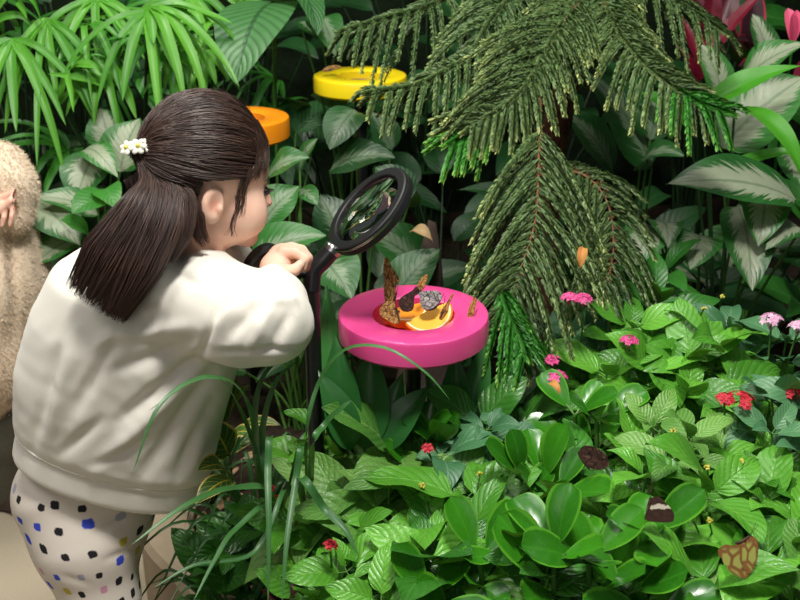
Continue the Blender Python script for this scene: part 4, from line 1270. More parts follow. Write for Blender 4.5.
def bough(stem, Lf, side_n, seed, step=.020, droop=.5, needles=95, mat='needle', ang=.9, both=(1, -1), rope=.0115, tipf=.35, start=.04, brown=.003, spikes=False, gtone=0., asym=(1., 1.)):
    """a shoot with rows of drooping needled branchlets on both sides"""
    rng = random.Random(seed); nr = np.random.RandomState(seed)
    C = bez([P(*p) for p in stem], 60)
    seg = np.linalg.norm(np.diff(C, axis=0), axis=1); s = np.concatenate([[0], np.cumsum(seg)]); tot = s[-1]
    T = nz(np.gradient(C, axis=0))
    N = nz(np.asarray(side_n, float))
    sm = MB()
    tubes(sm, C, np.linspace(brown, brown * .35, 61), 7)
    if spikes:
        for k in range(170):
            f = rng.random() * tot; p = np.array([np.interp(f, s, C[:, j]) for j in range(3)])
            d = nz(A3(rng.uniform(-1, 1), rng.uniform(-1, 1), rng.uniform(-.6, .9)))
            tubes(sm, np.array([p, p + d * rng.uniform(.010, .020)]), [.0012, .0003], 3, cap=False)
    so = sm.build('bough', M['twig'], CN)
    lines, tones = [], []
    n = int(tot * (1 - start) / (step * 1.45))
    for i in range(n):
        f = start + (1 - start) * (i + .5) / n
        p = np.array([np.interp(f * tot, s, C[:, j]) for j in range(3)]); tt = nz(np.array([np.interp(f * tot, s, T[:, j]) for j in range(3)]))
        sd = nz(np.cross(N, tt))
        for sg in both:
            l = np.interp(f, np.linspace(0, 1, len(Lf)), Lf) * rng.uniform(.85, 1.12) * asym[0 if sg > 0 else 1]
            a = ang * rng.uniform(.9, 1.1)
            d = nz(tt * math.cos(a) + sd * sg * math.sin(a) + N * rng.uniform(-.25, .35))
            k = np.linspace(0, 1, 9)[:, None]
            line = p + d * l * k + tt * l * .10 * k ** 2 - UP * l * droop * rng.uniform(.75, 1.25) * k ** 2 * .9
            lines.append(line)
    if not spikes:
        for q0 in range(0, 52, 6): lines.append(bez(C[q0:q0 + 9], 8))
    # the tip of the shoot itself
    lines.append(bez([C[-8], C[-4], C[-1], C[-1] + T[-1] * .02], 8))
    Ln = np.array(lines)
    nb = len(Ln)
    mb = MB()
    tubes(mb, Ln, np.linspace(.0034, .0016, 9), 5, .3 + gtone, cap=False)
    m = int(needles * 2.4)
    t = nr.rand(nb, m)
    g = t * 8; i0 = np.minimum(g.astype(int), 7); fr = (g - i0)[..., None]
    bi = np.arange(nb)[:, None]
    pt = Ln[bi, i0] * (1 - fr) + Ln[bi, i0 + 1] * fr
    tg = nz(Ln[bi, i0 + 1] - Ln[bi, i0])
    rv = nr.randn(nb, m, 3); rad = nz(rv - tg * (rv * tg).sum(-1, keepdims=True))
    ln = rope * (1 - .35 * t[..., None] ** 4) * nr.uniform(.8, 1.2, (nb, m, 1))
    tip = pt + rad * ln * .60 + tg * ln * .95
    sd = np.cross(tg, rad) * .00125
    V = np.stack([pt - sd, pt + sd, pt + rad * ln * .5 + tg * ln * .3 + sd * .8, tip], 2).reshape(-1, 3)
    k = np.arange(nb * m)[:, None] * 4
    F = np.concatenate([k + np.array([[0, 1, 2]]), k + np.array([[0, 2, 3]])])
    tn = np.clip(.12 + .5 * nr.rand(nb, m) + tipf * t ** 4 + gtone, 0, 1)
    mb.add(V, F, None, np.repeat(tn.reshape(-1), 4))
    mb.build('needles', M[mat], so)


TOC = -FV
bough([(590, -30, 2.35), (520, 30, 2.15), (460, 62, 2.08), (418, 84, 2.05), (372, 92, 2.02)], [.13, .14, .12, .10, .05], nz(UV_ - FV * .6), 101, .017, .95, spikes=False, ang=.95)
bough([(600, -20, 2.3), (566, 18, 2.06), (548, 45, 1.98), (520, 92, 1.93), (470, 128, 1.92)], [.12, .17, .18, .16, .07], nz(UV_ * .5 - FV), 102, .012, .45, 110, ang=.8, tipf=.5, asym=(.6, 1.))
bough([(540, 10, 2.1), (532, 50, 1.98), (524, 85, 1.94), (508, 115, 1.93)], [.08, .11, .10, .07], nz(UV_ * .3 - FV), 103, .014, .7, 100, 'needle', .7, tipf=.45, asym=(.55, 1.))
bough([(585, -40, 2.3), (612, 20, 2.1), (640, 60, 2.02), (680, 92, 1.98), (716, 108, 1.96)], [.10, .11, .10, .085, .04], nz(UV_ * .3 - FV), 104, .014, .5, 105, ang=1.0, tipf=.55)
bough([(660, 70, 2.02), (690, 98, 1.97), (725, 112, 1.95)], [.07, .08, .05], nz(UV_ * .4 - FV), 105, .018, .6, 100, 'needle_bright', .8, tipf=.5)
bough([(556, 20, 2.14), (547, 60, 2.02), (541, 90, 1.94), (539, 150, 1.90), (535, 220, 1.88), (520, 270, 1.86), (504, 318, 1.85)], [.0, .10, .14, .17, .15, .08], nz(-FV + UV_ * .15), 106, .0115, .55, 120, ang=.85, spikes=True, brown=.0035, start=.50, tipf=.5)
bough([(548, 168, 2.1), (585, 176, 2.06), (608, 205, 2.03), (613, 255, 2.0), (600, 300, 1.98)], [.07, .10, .11, .10, .06], nz(-FV + UV_ * .3), 107, .014, .75, 100, ang=.9, spikes=True, brown=.0028, tipf=.3)
bough([(500, 285, 1.86), (508, 310, 1.84), (520, 335, 1.83), (526, 352, 1.82)], [.07, .09, .09, .06], nz(-FV + UV_ * .2), 108, .010, .6, 100, 'needle_bright', .6, tipf=.6)
bough([(470, -20, 2.4), (430, 5, 2.3), (385, 18, 2.25), (345, 30, 2.22)], [.13, .14, .12, .06], nz(UV_ - FV * .5), 109, .018, .9, 90, gtone=-.08)
bough([(500, 120, 1.98), (470, 132, 1.94), (452, 142, 1.93)], [.08, .08, .05], nz(UV_ * .6 - FV), 110, .013, .5, 100, 'needle_bright', .7, tipf=.6)
bough([(560, -40, 2.4), (520, -10, 2.2), (490, 20, 2.12), (470, 60, 2.1)], [.14, .16, .14, .08], nz(UV_ * .4 - FV), 111, .015, .7, 95, gtone=-.05)
bough([(600, -60, 2.4), (640, -20, 2.3), (690, 10, 2.25), (720, 30, 2.22)], [.13, .14, .12, .06], nz(UV_ - FV * .5), 112, .018, .7, 85, gtone=-.06)
bough([(600, -60, 2.4), (585, -10, 2.2), (590, 20, 2.12), (596, 48, 2.08)], [.10, .13, .12, .07], nz(UV_ * .4 - FV), 113, .017, .7, 90, gtone=.02)
# ------------------------------------------------------------------ the child with the magnifying glass
def fold_push(V, Q, folds):
    """creases: (px,py)-(px,py) lines measured on the cloth that faces us; amp in metres (minus = groove), w in metres"""
    N = vnormals(V, Q)
    px, py, d = proj(V)
    view = nz(CAM - V)
    facing = np.clip(((N * view).sum(1) + .1) / .5, 0, 1)
    out = np.zeros(len(V))
    for (x0, y0, x1, y1, amp, w) in folds:
        ab = np.array([x1 - x0, y1 - y0], float); L2 = ab @ ab
        t = np.clip(((px - x0) * ab[0] + (py - y0) * ab[1]) / L2, 0, 1)
        dist = np.hypot(px - x0 - t * ab[0], py - y0 - t * ab[1]) / FPX * d
        out += amp * np.exp(-(dist / w) ** 2) * np.sin(math.pi * np.clip(t * .8 + .1, 0, 1))
    return V + N * (out * facing)[:, None]


def mesh_from(name, V, Q, mats, parent=None, uv=None, tone=.5):
    mb = MB(); mb.add(V, Q, uv, tone)
    return mb.build(name, mats, parent)


yaw, pit = math.radians(20), math.radians(8)
hf = A3(math.cos(yaw) * math.cos(pit), math.sin(yaw) * math.cos(pit), -math.sin(pit))
hl = A3(-math.sin(yaw), math.cos(yaw), 0)
hu = np.cross(hf, hl)
HR = np.array([hf, hl, hu])
HO = P(207, 169, 1.54)
HS = 1.07


def H(x, y, z): return HO + HS * (hf * x * .93 + hl * y + hu * z)


lo, hi = A3(-.72, 1.24, -.002), A3(-.12, 1.84, 1.22)
B = Field(lo, hi, .0025)
# head
def he(c, r, k=.012, cut=False, rot=None): B.ell(H(*c), np.asarray(r) * HS * A3(.95, 1, 1), HR if rot is None else rot, k, cut)
he((-.002, 0, .012), (.083, .072, .082))
he((.038, 0, .004), (.049, .058, .056), .02)
he((.036, 0, -.043), (.050, .055, .056), .02)
for s in (-1, 1): he((.052, .038 * s, -.052), (.033, .029, .034), .016)
he((.028, 0, -.074), (.046, .044, .034), .016)
he((.068, 0, -.096), (.017, .019, .015), .014)
he((.078, 0, -.071), (.015, .022, .017), .010)
for s in (-1, 1): he((.097, .031 * s, -.019), (.012, .017, .008), .010, True)
B.cone(H(.083, 0, -.016), H(.0945, 0, -.044), .006 * HS, .0078 * HS, .009)
for s in (-1, 1): he((.087, .009 * s, -.046), (.007, .006, .006), .005)
he((.0885, 0, -.065), (.0055, .014, .0036), .003)
he((.0870, 0, -.0735), (.0055, .012, .0042), .003)
for s in (-1, 1):
    er = np.array([nz(hf + hl * s * -.25), nz(hl * s + hf * .25), hu])
    he((-.004, .0735 * s, -.030), (.0175, .0075, .0265), .004, False, er)
    he((-.001, .0815 * s, -.027), (.0105, .0060, .0175), .003, True, er)
    he((.006, .077 * s, -.034), (.0045, .004, .006), .003, False, er)
nb_ = P(184, 252, 1.565)
B.chain([H(-.016, 0, -.045), H(-.028, 0, -.10), nb_], [.045, .041, .046], .02)
# trunk
pel = P(98, 492, 1.765); chest = P(142, 330, 1.605)
B.chain([pel, pel * .5 + chest * .5, chest, nb_], [.066, .064, .070, .05], .03)
# arms
sR, eR, wR = P(205, 298, 1.535), P(271, 322, 1.46), P(273, 281, 1.570)
sL, eL, wL = P(206, 268, 1.665), P(236, 290, 1.70), P(262, 288, 1.645)
B.chain([nb_ * .4 + sR * .6, sR, eR, wR], [.045, .038, .030, .021], .015)
B.chain([nb_ * .4 + sL * .6, sL, eL, wL], [.045, .036, .028, .020], .015)
# right hand: a loose fist, knuckles up, fingertips against the post
palm = P(281, 259, 1.592)
B.chain([wR, P(276, 268, 1.582), palm], [.021, .023, .021], .008)
B.ell(P(284, 257, 1.596), (.023, .023, .021), None, .006)
fing = []
for i in range(4):
    dd = 1.570 + .0145 * i
    ox, oy = 2.6 * i, -1.6 * i
    k0 = P(283 + ox, 252 + oy, dd + .006)
    k1 = P(296 + ox * .8, 252.5 + oy * .6, dd)
    k2 = P(305 + ox * .5, 259 + oy * .2, dd - .001)
    k3 = P(303 + ox * .5, 268 + oy * .1, dd + .001)
    sc = [1., 1.04, 1., .86][i]
    B.chain([k0, k1, k2, k3], [.0100 * sc, .0086 * sc, .0078 * sc, .0068 * sc], .0018)
    fing += [k2, k3]
B.chain([P(277, 269, 1.566), P(287, 271.5, 1.556), P(295, 270, 1.555), P(300.5, 264, 1.556)], [.0130, .0102, .0088, .0070], .002)
fing.append(P(299, 266, 1.556))
# left hand behind, holding the side grip
B.chain([wL, P(266, 276, 1.638), P(266, 268, 1.642)], [.019, .020, .016], .007)
for i in range(4):
    b0 = P(262 + 1.5 * i, 270 - i, 1.648 + .004 * i) + UP * .004 * i
    B.chain([b0, P(258 + 2 * i, 264, 1.655) + UP * .005 * i, P(262 + 2 * i, 259, 1.652) + UP * .005 * i], [.0075, .007, .006], .003)
B.chain([P(268, 274, 1.634), P(272, 268, 1.628), P(270, 262, 1.626)], [.009, .008, .0065], .003)
# legs
RL = [P(74, 496, 1.765), P(87, 540, 1.76), P(101, 598, 1.775), P(106, 650, 1.825), P(102, 690, 1.86), P(99, 738, 1.905)]
rR = [.101, .084, .060, .050, .046, .034]
LL = [P(96, 478, 1.80), P(98, 520, 1.83), P(98, 575, 1.89), P(99, 620, 1.945), P(97, 655, 1.985), P(95, 696, 2.025)]
rL = [.088, .078, .058, .050, .045, .034]
B.chain(RL, [x - .010 for x in rR], .03)
B.chain(LL, [x - .010 for x in rL], .03)
fd = nz(A3(math.cos(.35), math.sin(.35), 0))
for leg in (RL, LL):
    a = leg[-1]
    B.chain([a, A3(a[0], a[1], .035), A3(*(a + fd * .10)[:2], .025)], [.03, .028, .022], .015)
V, Q = B.surface(2)
pt = lambda c: np.linalg.norm(V - np.asarray(c), axis=1)
tone = np.full(len(V), .35)
for s in (-1, 1): tone = np.maximum(tone, .8 * np.exp(-(pt(H(-.004, .075 * s, -.028)) / .022) ** 2))
tone = np.maximum(tone, 1.0 * np.exp(-(pt(H(.094, 0, -.069)) / .011) ** 2))
for s in (-1, 1): tone = np.maximum(tone, .60 * np.exp(-(pt(H(.06, .045 * s, -.05)) / .025) ** 2))
for k in fing: tone = np.maximum(tone, .88 * np.exp(-(pt(k) / .010) ** 2))
BBVH = BVHTree.FromPolygons([Vector(v) for v in V], [list(map(int, f)) for f in Q])


def hug(p, g0, g1):
    """lay strand points close on the skin"""
    q = p.copy()
    for i, v in enumerate(q):
        loc, nn, _, dist = BBVH.find_nearest(Vector(v))
        if loc is not None: q[i] = np.array(loc + nn * (g0 + (g1 - g0) * i / (len(q) - 1)))
    return q


GIRL = tag(mesh_from('person', V, Q, M['skin'], None, None, tone), 'child in a cream sweater and dotted leggings bending over the pink dish', 'person')

# eyes and lashes
for s in (-1, 1):
    mb = MB(); ellipsoid(mb, H(.0795, .030 * s, -.020), A3(.0095, .011, .0062) * HS, HR, 14, 10)
    mb.build('eye', M['eye'], GIRL)
    mb = MB()
    for k in range(14):
        f = k / 13 - .5
        a = H(.089 - .010 * f * f * 4 - .004 * abs(f), .030 * s + .022 * f, -.0165 - .003 * f * f * 4)
        b = a + HS * (hf * .007 + hl * f * .006 - hu * .0005)
        tubes(mb, bez([a, (a + b) / 2 - hu * .001, b], 4), np.linspace(.0006, .0002, 5), 4, .1, cap=False)
    for k in range(26):
        f = k / 25
        a = H(.088 - .012 * f * f, (.016 + .028 * f) * s, -.003 + .002 * math.sin(f * 3))
        tubes(mb, np.array([a, a + HS * (hl * s * .005 + hu * .0015)]), [.0007, .0003], 4, .2, cap=False)
    mb.build('eyelashes', M['hair'], GIRL)

# ---- sweater
o_ = P(109, 470, 1.725); n_ = P(167, 240, 1.575)
ax_ = n_ - o_; LT = np.linalg.norm(ax_)
fr = np.array([-.02, 0, .06, .095, .115, .15, .35, .6, .78, .90, .97, 1.02])
m_ = 1.68 / FPX
cu = np.array([0, 0, 0, 0, 0, 0, -7, -5, 0, 7, 14, 18]) * m_
ruv = np.array([94, 97, 97.5, 97, 100, 103, 104, 102, 96, 76, 52, 36]) * m_
rvv = np.array([.094, .097, .098, .097, .102, .108, .118, .124, .118, .094, .062, .045])
cvv = np.array([0, 0, 0, 0, 0, 0, 0, 0, 0, 0, 0, 0.])
S = Field(A3(-.80, 1.22, .45), A3(-.08, 1.86, 1.08), .0045)
S.loft(o_, ax_, RV, fr * LT, cu, cvv, ruv, rvv, .01, 2.25)
S.chain([P(190, 292, 1.56), P(212, 306, 1.525), P(242, 318, 1.485), P(271, 322, 1.462)], [.070, .068, .064, .056], .03)
S.chain([P(271, 322, 1.462), P(274, 304, 1.51), P(274.5, 283, 1.568)], [.056, .046, .030], .018)
S.chain([P(190, 275, 1.62), P(222, 270, 1.66), P(240, 286, 1.695)], [.062, .050, .043], .03)
S.chain([P(240, 286, 1.695), P(262, 288, 1.648)], [.043, .029], .015)
V, Q = S.surface(3)
FOLDS = [
    (204, 352, 120, 420, -.0075, .009), (206, 362, 95, 470, .0065, .012), (212, 372, 140, 478, -.0075, .011), (214, 400, 175, 480, -.006, .010),
    (196, 340, 110, 372, -.006, .009), (190, 326, 110, 338, .005, .010), (120, 330, 70, 420, -.005, .010), (75, 330, 48, 440, .006, .012),
    (58, 350, 32, 450, -.005, .009), (100, 420, 60, 455, -.005, .009), (205, 420, 190, 470, .005, .010), (150, 440, 90, 468, -.005, .008), (155, 300, 100, 345, .004, .012),
    (222, 300, 196, 362, -.0055, .0055), (228, 282, 214, 318, -.004, .006),
    (258, 300, 228, 340, -.0065, .008), (275, 300, 248, 352, .005, .008), (290, 312, 270, 352, -.005, .008), (236, 300, 215, 330, .004, .008),
    (215, 352, 300, 350, -.0035, .004), (262, 290, 250, 282, -.004, .006), (285, 290, 300, 320, .003, .008), (258, 292, 292, 288, -.0035, .005), (262, 300, 296, 300, .003, .006),
    (205, 262, 232, 268, .003, .008), (170, 270, 200, 285, -.0035, .009)]
FOLDS = [(a, b, c, d, e * 1.5, f) for a, b, c, d, e, f in FOLDS]
V = fold_push(V, Q, FOLDS)
N = vnormals(V, Q)
q = V
wr = .0013 * np.sin(q[:, 0] * 95 + 3 * np.sin(q[:, 2] * 38)) * np.sin(q[:, 2] * 70 + q[:, 1] * 44) + .0008 * np.sin(q[:, 2] * 160 + 5 * np.sin(q[:, 0] * 40 + q[:, 1] * 30))
hemk = np.clip((((V - o_) @ nz(ax_)) / LT - .10) / .05, 0, 1)
V = V + N * (wr * .28 * hemk)[:, None]
SW = mesh_from('sweater', V, Q, M['cotton'], GIRL)
SBVH = BVHTree.FromPolygons([Vector(v) for v in V], [list(map(int, f)) for f in Q])


def band(name, c, ax, u, a, b, r, h, mat, parent):
    ax = nz(ax); u = nz(u - ax * (u @ ax)); w = np.cross(ax, u)
    mb = MB()
    t = np.arange(64) * 2 * math.pi / 64
    rows = [(-h / 2, -r), (-h * .45, r * .6), (-h * .2, r), (h * .2, r), (h * .45, r * .6), (h / 2, -r), (-h / 2, -r)]
    V = np.array([c + ax * z + u * (a + q) * math.cos(k) + w * (b + q) * math.sin(k) for z, q in rows for k in t])
    mb.add(V, grid_faces(len(rows) - 1, 64, True))
    return mb.build(name, M[mat], parent)


ncx = P(187, 243, 1.567)
band('neckband', ncx, ax_ + RV * .05 - FV * .02, RV, .054, .050, .005, .020, 'cotton_rib', SW)
cw = nz(P(273.5, 280, 1.574) - P(274, 300, 1.52))
band('cuff', P(274, 285, 1.562), cw, RV, .0285, .0285, .0035, .022, 'cotton_rib', SW)
hb = o_ + nz(ax_) * LT * .045
# seam above the hem band
mb = MB(); axn = nz(ax_); uu = nz(RV - axn * (RV @ axn)); ww = np.cross(axn, uu)
tt = np.linspace(0, 2 * math.pi, 97)
sg = lambda c: np.sign(c) * np.abs(c) ** (2 / 2.25)
ring = np.array([o_ + axn * LT * .105 + uu * (98.3 * m_) * sg(math.cos(k)) + ww * .0995 * sg(math.sin(k)) for k in tt])
tubes(mb, ring, .0016, 6, cap=False)
mb.build('hem_seam', M['cotton_rib'], SW)

# ---- leggings
G = Field(A3(-.80, 1.22, .03), A3(-.3, 1.90, .76), .0042)
G.chain(RL, rR, .03)
G.chain(LL, rL, .03)
G.chain([pel + UP * .03, pel - UP * .02], [.088, .094], .03)
V, Q = G.surface(3)
V = fold_push(V, Q, [(130, 515, 100, 530, -.004, .007), (136, 548, 105, 560, -.003, .006), (128, 505, 95, 512, .003, .006), (60, 575, 90, 585, -.002, .006)])
ctr = np.array(RL)[::-1]; zc = ctr[:, 2]
cx = np.interp(V[:, 2], zc, ctr[:, 0]); cy = np.interp(V[:, 2], zc, ctr[:, 1])
ang = np.arctan2(V[:, 0] - cx, -(V[:, 1] - cy))
rad = np.interp(V[:, 2], zc, np.array(rR)[::-1])
uv = np.stack([ang * .085 / .034, V[:, 2] / .034 * .92], -1)
mesh_from('leggings', V, Q, M['leggings'], GIRL, uv)
for leg in (RL, LL):
    a = leg[-1]; F = Field(a + A3(-.14, -.14, -a[2] - .01), a + A3(.2, .2, .06), .004)
    F.ell(A3(a[0], a[1], .035) + fd * .0, (.042, .036, .04), None, .02)
    F.ell(A3(a[0], a[1], .026) + fd * .07, (.052, .036, .028), np.array([fd, [-fd[1], fd[0], 0], [0, 0, 1]]), .03)
    F.cone(A3(a[0], a[1], .03), A3(a[0], a[1], .075), .036, .038, .015)
    F.D = np.maximum(F.D, -(np.arange(F.n[2]) * F.h + F.lo[2] - .002)[None, None].astype(np.float32))
    v2, q2 = F.surface(2)
    mesh_from('shoe', v2, q2, M['white_shoe'], GIRL)

# ---- hair
rng = random.Random(21); nr = np.random.RandomState(21)
HC = (-.006, 0, .015); HRd = (.091, .080, .086)


def hs(d, k=1.0):
    d = nz(d)
    return H(HC[0] + HRd[0] * k * d[0], HC[1] + HRd[1] * k * d[1], HC[2] + HRd[2] * k * d[2])


def is_hair(x, y, z):
    """x,y,z local unit-ish scalp point (metres)"""
    hx = np.interp(z, [-.075, -.034, -.012, .003, .008, .03, .05], [-.028, -.026, -.022, -.018, .044, .064, .2])
    return x < hx


hb_ = MB()
th = np.linspace(.001, math.pi - .001, 121); ph = np.linspace(0, 2 * math.pi, 193)
TH, PH = np.meshgrid(th, ph, indexing='ij')
D = np.stack([np.sin(TH) * np.cos(PH), np.sin(TH) * np.sin(PH), np.cos(TH)], -1)
L = np.array(HC) + np.array(HRd) * .985 * D
V = HO + HS * (L[..., :1] * .93 * hf + L[..., 1:2] * hl + L[..., 2:] * hu)
ok = is_hair(L[..., 0], L[..., 1], L[..., 2]) & (L[..., 2] > -.074)
F = grid_faces(120, 192); okf = ok.reshape(-1)[F].all(1)
hb_.add(V.reshape(-1, 3), F[okf], None, .15)
tied = nz(A3(-.80, -.10, .08))
tie = hs(tied, 1.06)


def scalp_path(d0, d1, n, lift, jit):
    d0 = nz(d0); d1 = nz(d1)
    om = math.acos(max(-1, min(1, d0 @ d1))); t = np.linspace(0, 1, n)
    if om < 1e-3: om = 1e-3
    dd = (np.sin((1 - t) * om)[:, None] * d0 + np.sin(t * om)[:, None] * d1) / math.sin(om)
    k = 1.0 + lift * np.sin(t * math.pi) + .01 * np.sin(t * 5 + jit)
    return np.array([hs(a, b) for a, b in zip(dd, k)])


paths, tones = [], []
cnt = 0
while cnt < 3600:
    d = nz(nr.randn(3)); x, y, z = [HC[i] + HRd[i] * d[i] for i in range(3)]
    if not is_hair(x, y, z) or z < -.030 - .3 * max(0, -x - .02): continue
    if z < -.012 and x < -.03: continue
    cnt += 1
    tg_ = nz(tied + nr.randn(3) * .045)
    p = scalp_path(d, tg_, 14, .035 + .05 * nr.rand(), nr.rand() * 6)
    p[-1] = tie + nr.randn(3) * .005
    paths.append(p); tones.append(np.clip((.42 + nr.randn() * .12), 0, .97))
tubes(hb_, np.array(paths), np.linspace(.0007, .0006, 14), 3, np.array(tones), cap=False)
# fringe swept to the temple and the lock before the ear
paths, tones = [], []
for i in range(200):
    s = -1 if i % 2 else 1
    f = nr.rand()
    a = H(.052 + .016 * nr.rand(), s * (.012 + .05 * f), .078 - .022 * f)
    b = H(.088 - .026 * f, s * (.020 + .050 * f), .046 - .010 * f)
    c = H(.080 - .034 * f + .004 * nr.randn(), s * (.042 + .034 * f), .020 - .022 * f + .006 * nr.randn())
    paths.append(hug(bez([a, b, c], 11), .007 + .004 * nr.rand(), .002)); tones.append(np.clip(.5 + .18 * nr.randn(), 0, .95))
for i in range(44):
    s = -1 if i % 3 else 1
    f = nr.rand()
    a = H(.040 + .02 * f, s * .076, .030 - .01 * f); b = H(.034 + .018 * f, s * .0775, -.004); c = H(.030 + .012 * f + .003 * nr.randn(), s * .0715, -.03 - .02 * nr.rand())
    paths.append(hug(bez([a, b, c], 11), .004, .0012)); tones.append(np.clip(.5 + .18 * nr.randn(), 0, .95))
tubes(hb_, np.array(paths), np.linspace(.0005, .00018, 12), 3, np.array(tones), cap=False)
# a few thin wisps down the cheek
paths = []
for i in range(9):
    a = H(.030 + .002 * i, -.0745, -.02); paths.append(hug(bez([a, H(.029 + .003 * nr.randn(), -.0665, -.055), H(.028 + .006 * nr.randn(), -.060, -.085)], 9), .002, .001))
tubes(hb_, np.array(paths), np.linspace(.0005, .0002, 10), 3, .35, cap=False)


def push_out(p, gap):
    q = p.copy()
    for i, v in enumerate(q):
        loc, nn, _, dist = SBVH.find_nearest(Vector(v))
        if loc is None: continue
        sd = (Vector(v) - loc).dot(nn)
        if sd < 0 or dist < gap:
            q[i] = np.array(loc + nn * gap)
    return q


def bundle(ctrl, wid, n, r0, tonem, end_j=.02):
    """strands that follow ctrl, spreading by wid (across, through)"""
    C = bez(ctrl, 20); T = nz(np.gradient(C, axis=0))
    X = nz(np.cross(T, nz(FV * 1. + UP * .1))); Y = np.cross(X, T)
    w = np.interp(np.linspace(0, 1, 21), np.linspace(0, 1, len(wid)), [a for a, b in wid])[:, None]
    g = np.interp(np.linspace(0, 1, 21), np.linspace(0, 1, len(wid)), [b for a, b in wid])[:, None]
    ps, ts = [], []
    for i in range(n):
        a = nr.uniform(-1, 1); b = nr.uniform(-1, 1) * math.sqrt(max(.05, 1 - a * a))
        wv = .10 * np.sin(np.linspace(0, 6 + 2 * nr.rand(), 21) + nr.rand() * 6)[:, None]
        p = C + X * w * (a + wv * .6) + Y * g * (b + wv)
        cut = 1 - end_j * nr.rand() * 6 * (0.4 + .6 * abs(a))
        k = np.linspace(0, 20 * cut, 21)
        i0 = np.minimum(k.astype(int), 19); f = (k - i0)[:, None]
        p = p[i0] * (1 - f) + p[i0 + 1] * f
        ps.append(push_out(p, .003 + .012 * (b * .5 + .5) * 1.)); ts.append(np.clip(tonem + .12 * nr.randn() + .10 * math.sin(a * 9), 0, .97))
    rad = np.concatenate([np.full(16, r0), np.linspace(r0, r0 * .3, 5)])
    tubes(hb_, np.array(ps), rad, 3, np.array(ts), cap=False)


bundle([tie, P(152, 180, 1.475), P(143, 210, 1.45), P(116, 258, 1.445), P(89, 303, 1.47)], [(.010, .008), (.018, .014), (.033, .018), (.046, .020), (.038, .014)], 1500, .0007, .45, .022)
bundle([hs(nz(A3(-.75, -.42, -.2)), 1.0), P(166, 192, 1.465), P(160, 222, 1.445), P(140, 265, 1.44), P(112, 318, 1.46)], [(.022, .010), (.026, .014), (.030, .016), (.030, .016), (.018, .010)], 1200, .0007, .42, .02)
bundle([hs(nz(A3(-.50, -.72, -.30)), 1.0), P(184, 200, 1.46), P(183, 222, 1.455), P(178, 240, 1.455), P(168, 262, 1.45)], [(.016, .006), (.017, .008), (.017, .008), (.014, .008), (.008, .006)], 500, .0006, .38, .03)
bundle([hs(nz(A3(-.30, -.84, -.42)), .99), P(197, 216, 1.475), P(200, 234, 1.48), P(207, 246, 1.485)], [(.008, .003), (.010, .005), (.010, .005), (.008, .004)], 110, .0005, .42, .07)
bundle([hs(nz(A3(-.86, .25, -.30)), 1.0), P(158, 205, 1.53), P(136, 250, 1.51), P(104, 298, 1.50)], [(.03, .02), (.03, .02), (.03, .02), (.03, .012)], 300, .0008, .3, .02)
# flyaways
paths = []
for i in range(120):
    d = nz(nr.randn(3) * A3(1, .8, .4) + A3(-.1, -.2, .8)); p = scalp_path(d, nz(d + A3(-.7, nr.randn() * .2, .1)), 8, .05 + .07 * nr.rand(), 0)
    paths.append(p)
tubes(hb_, np.array(paths), np.linspace(.0004, .0002, 8), 3, .5, cap=False)
HAIR = hb_.build('hair', M['hair'], GIRL)
# flower clip at the tie
tp = tie + nz(CAM - tie) * .016 + UV_ * .004
clip_o = None
mb = MB()
tubes(mb, np.array([tp - RV * .022, tp + RV * .022]), .004, 10)
clip_o = mb.build('hair_clip', M['white_petal'], GIRL)
for k, (dx, dy, r) in enumerate([(-.0155, -.001, .0115), (.0005, .001, .0125), (.016, .003, .0115)]):
    c = tp + RV * dx + UV_ * dy - FV * .004
    n = nz(-FV + RV * (dx * 25) + UV_ * .35); x = nz(np.cross(n, UP)); y = np.cross(x, n)
    mb = MB()
    for j in range(6):
        a = j * 1.047 + k
        dd = x * math.cos(a) + y * math.sin(a)
        ellipsoid(mb, c + dd * r * .6, A3(r * .46, r * .38, r * .22), np.array([dd, np.cross(n, dd), n]), 10, 7, .3 + .1 * (j % 3))
    f = mb.build('clip_flower', M['white_petal'], clip_o)
    mb = MB(); ellipsoid(mb, c + n * r * .2, (r * .28,) * 3, None, 10, 8, .8)
    mb.build('flower_centre', M['yellow'], f)

# ------------------------------------------------------------------ the other child at the left edge, in a fleece coat
W = Field(A3(-1.75, 1.95, -.002), A3(-.85, 2.75, 1.36), .0034)
hd = P(-75, 88, 2.55)
W.ell(hd, (.088, .075, .10), None, .02)
W.ell(hd + A3(.02, -.02, -.05), (.06, .055, .06), None, .02)
W.cone(hd + A3(.085, -.04, -.03), hd + A3(.098, -.045, -.045), .008, .010, .01)
for s in (-1, 1): W.ell(hd + A3(.03 * s, .075 * s, -.02), (.02, .01, .03), None, .006)
cn = P(-70, 165, 2.56); cp = P(-45, 330, 2.60)
W.chain([hd - UP * .06, cn, cp], [.045, .09, .10], .03)
s1, e1, w1 = P(-48, 172, 2.48), P(-4, 178, 2.42), P(-4, 196, 2.38)
W.chain([cn, s1, e1, w1], [.05, .04, .030, .020], .02)
W.chain([w1, P(0, 201, 2.345)], [.020, .017], .01)
W.chain([P(2, 199, 2.34), P(18, 192, 2.325), P(11, 201, 2.312), P(1, 209, 2.312), P(-6, 213, 2.318)], [.012, .0092, .0088, .0078, .0066], .003)
for i in range(3):
    W.chain([P(4 - 5 * i, 201, 2.34), P(13 - 8 * i, 207 + i, 2.318), P(12 - 8 * i, 216 + 1.5 * i, 2.312), P(10 - 8 * i, 225 + i, 2.316)], [.0085, .0068, .0064, .0054], .0015)
W.chain([P(-4, 197, 2.345), P(-10, 206, 2.33), P(-12, 214, 2.325)], [.011, .009, .007], .003)
l1 = [P(-2, 395, 2.60), P(0, 440, 2.645), P(3, 490, 2.70)]
l2 = [P(-58, 395, 2.64), P(-58, 440, 2.70), P(-55, 478, 2.74)]
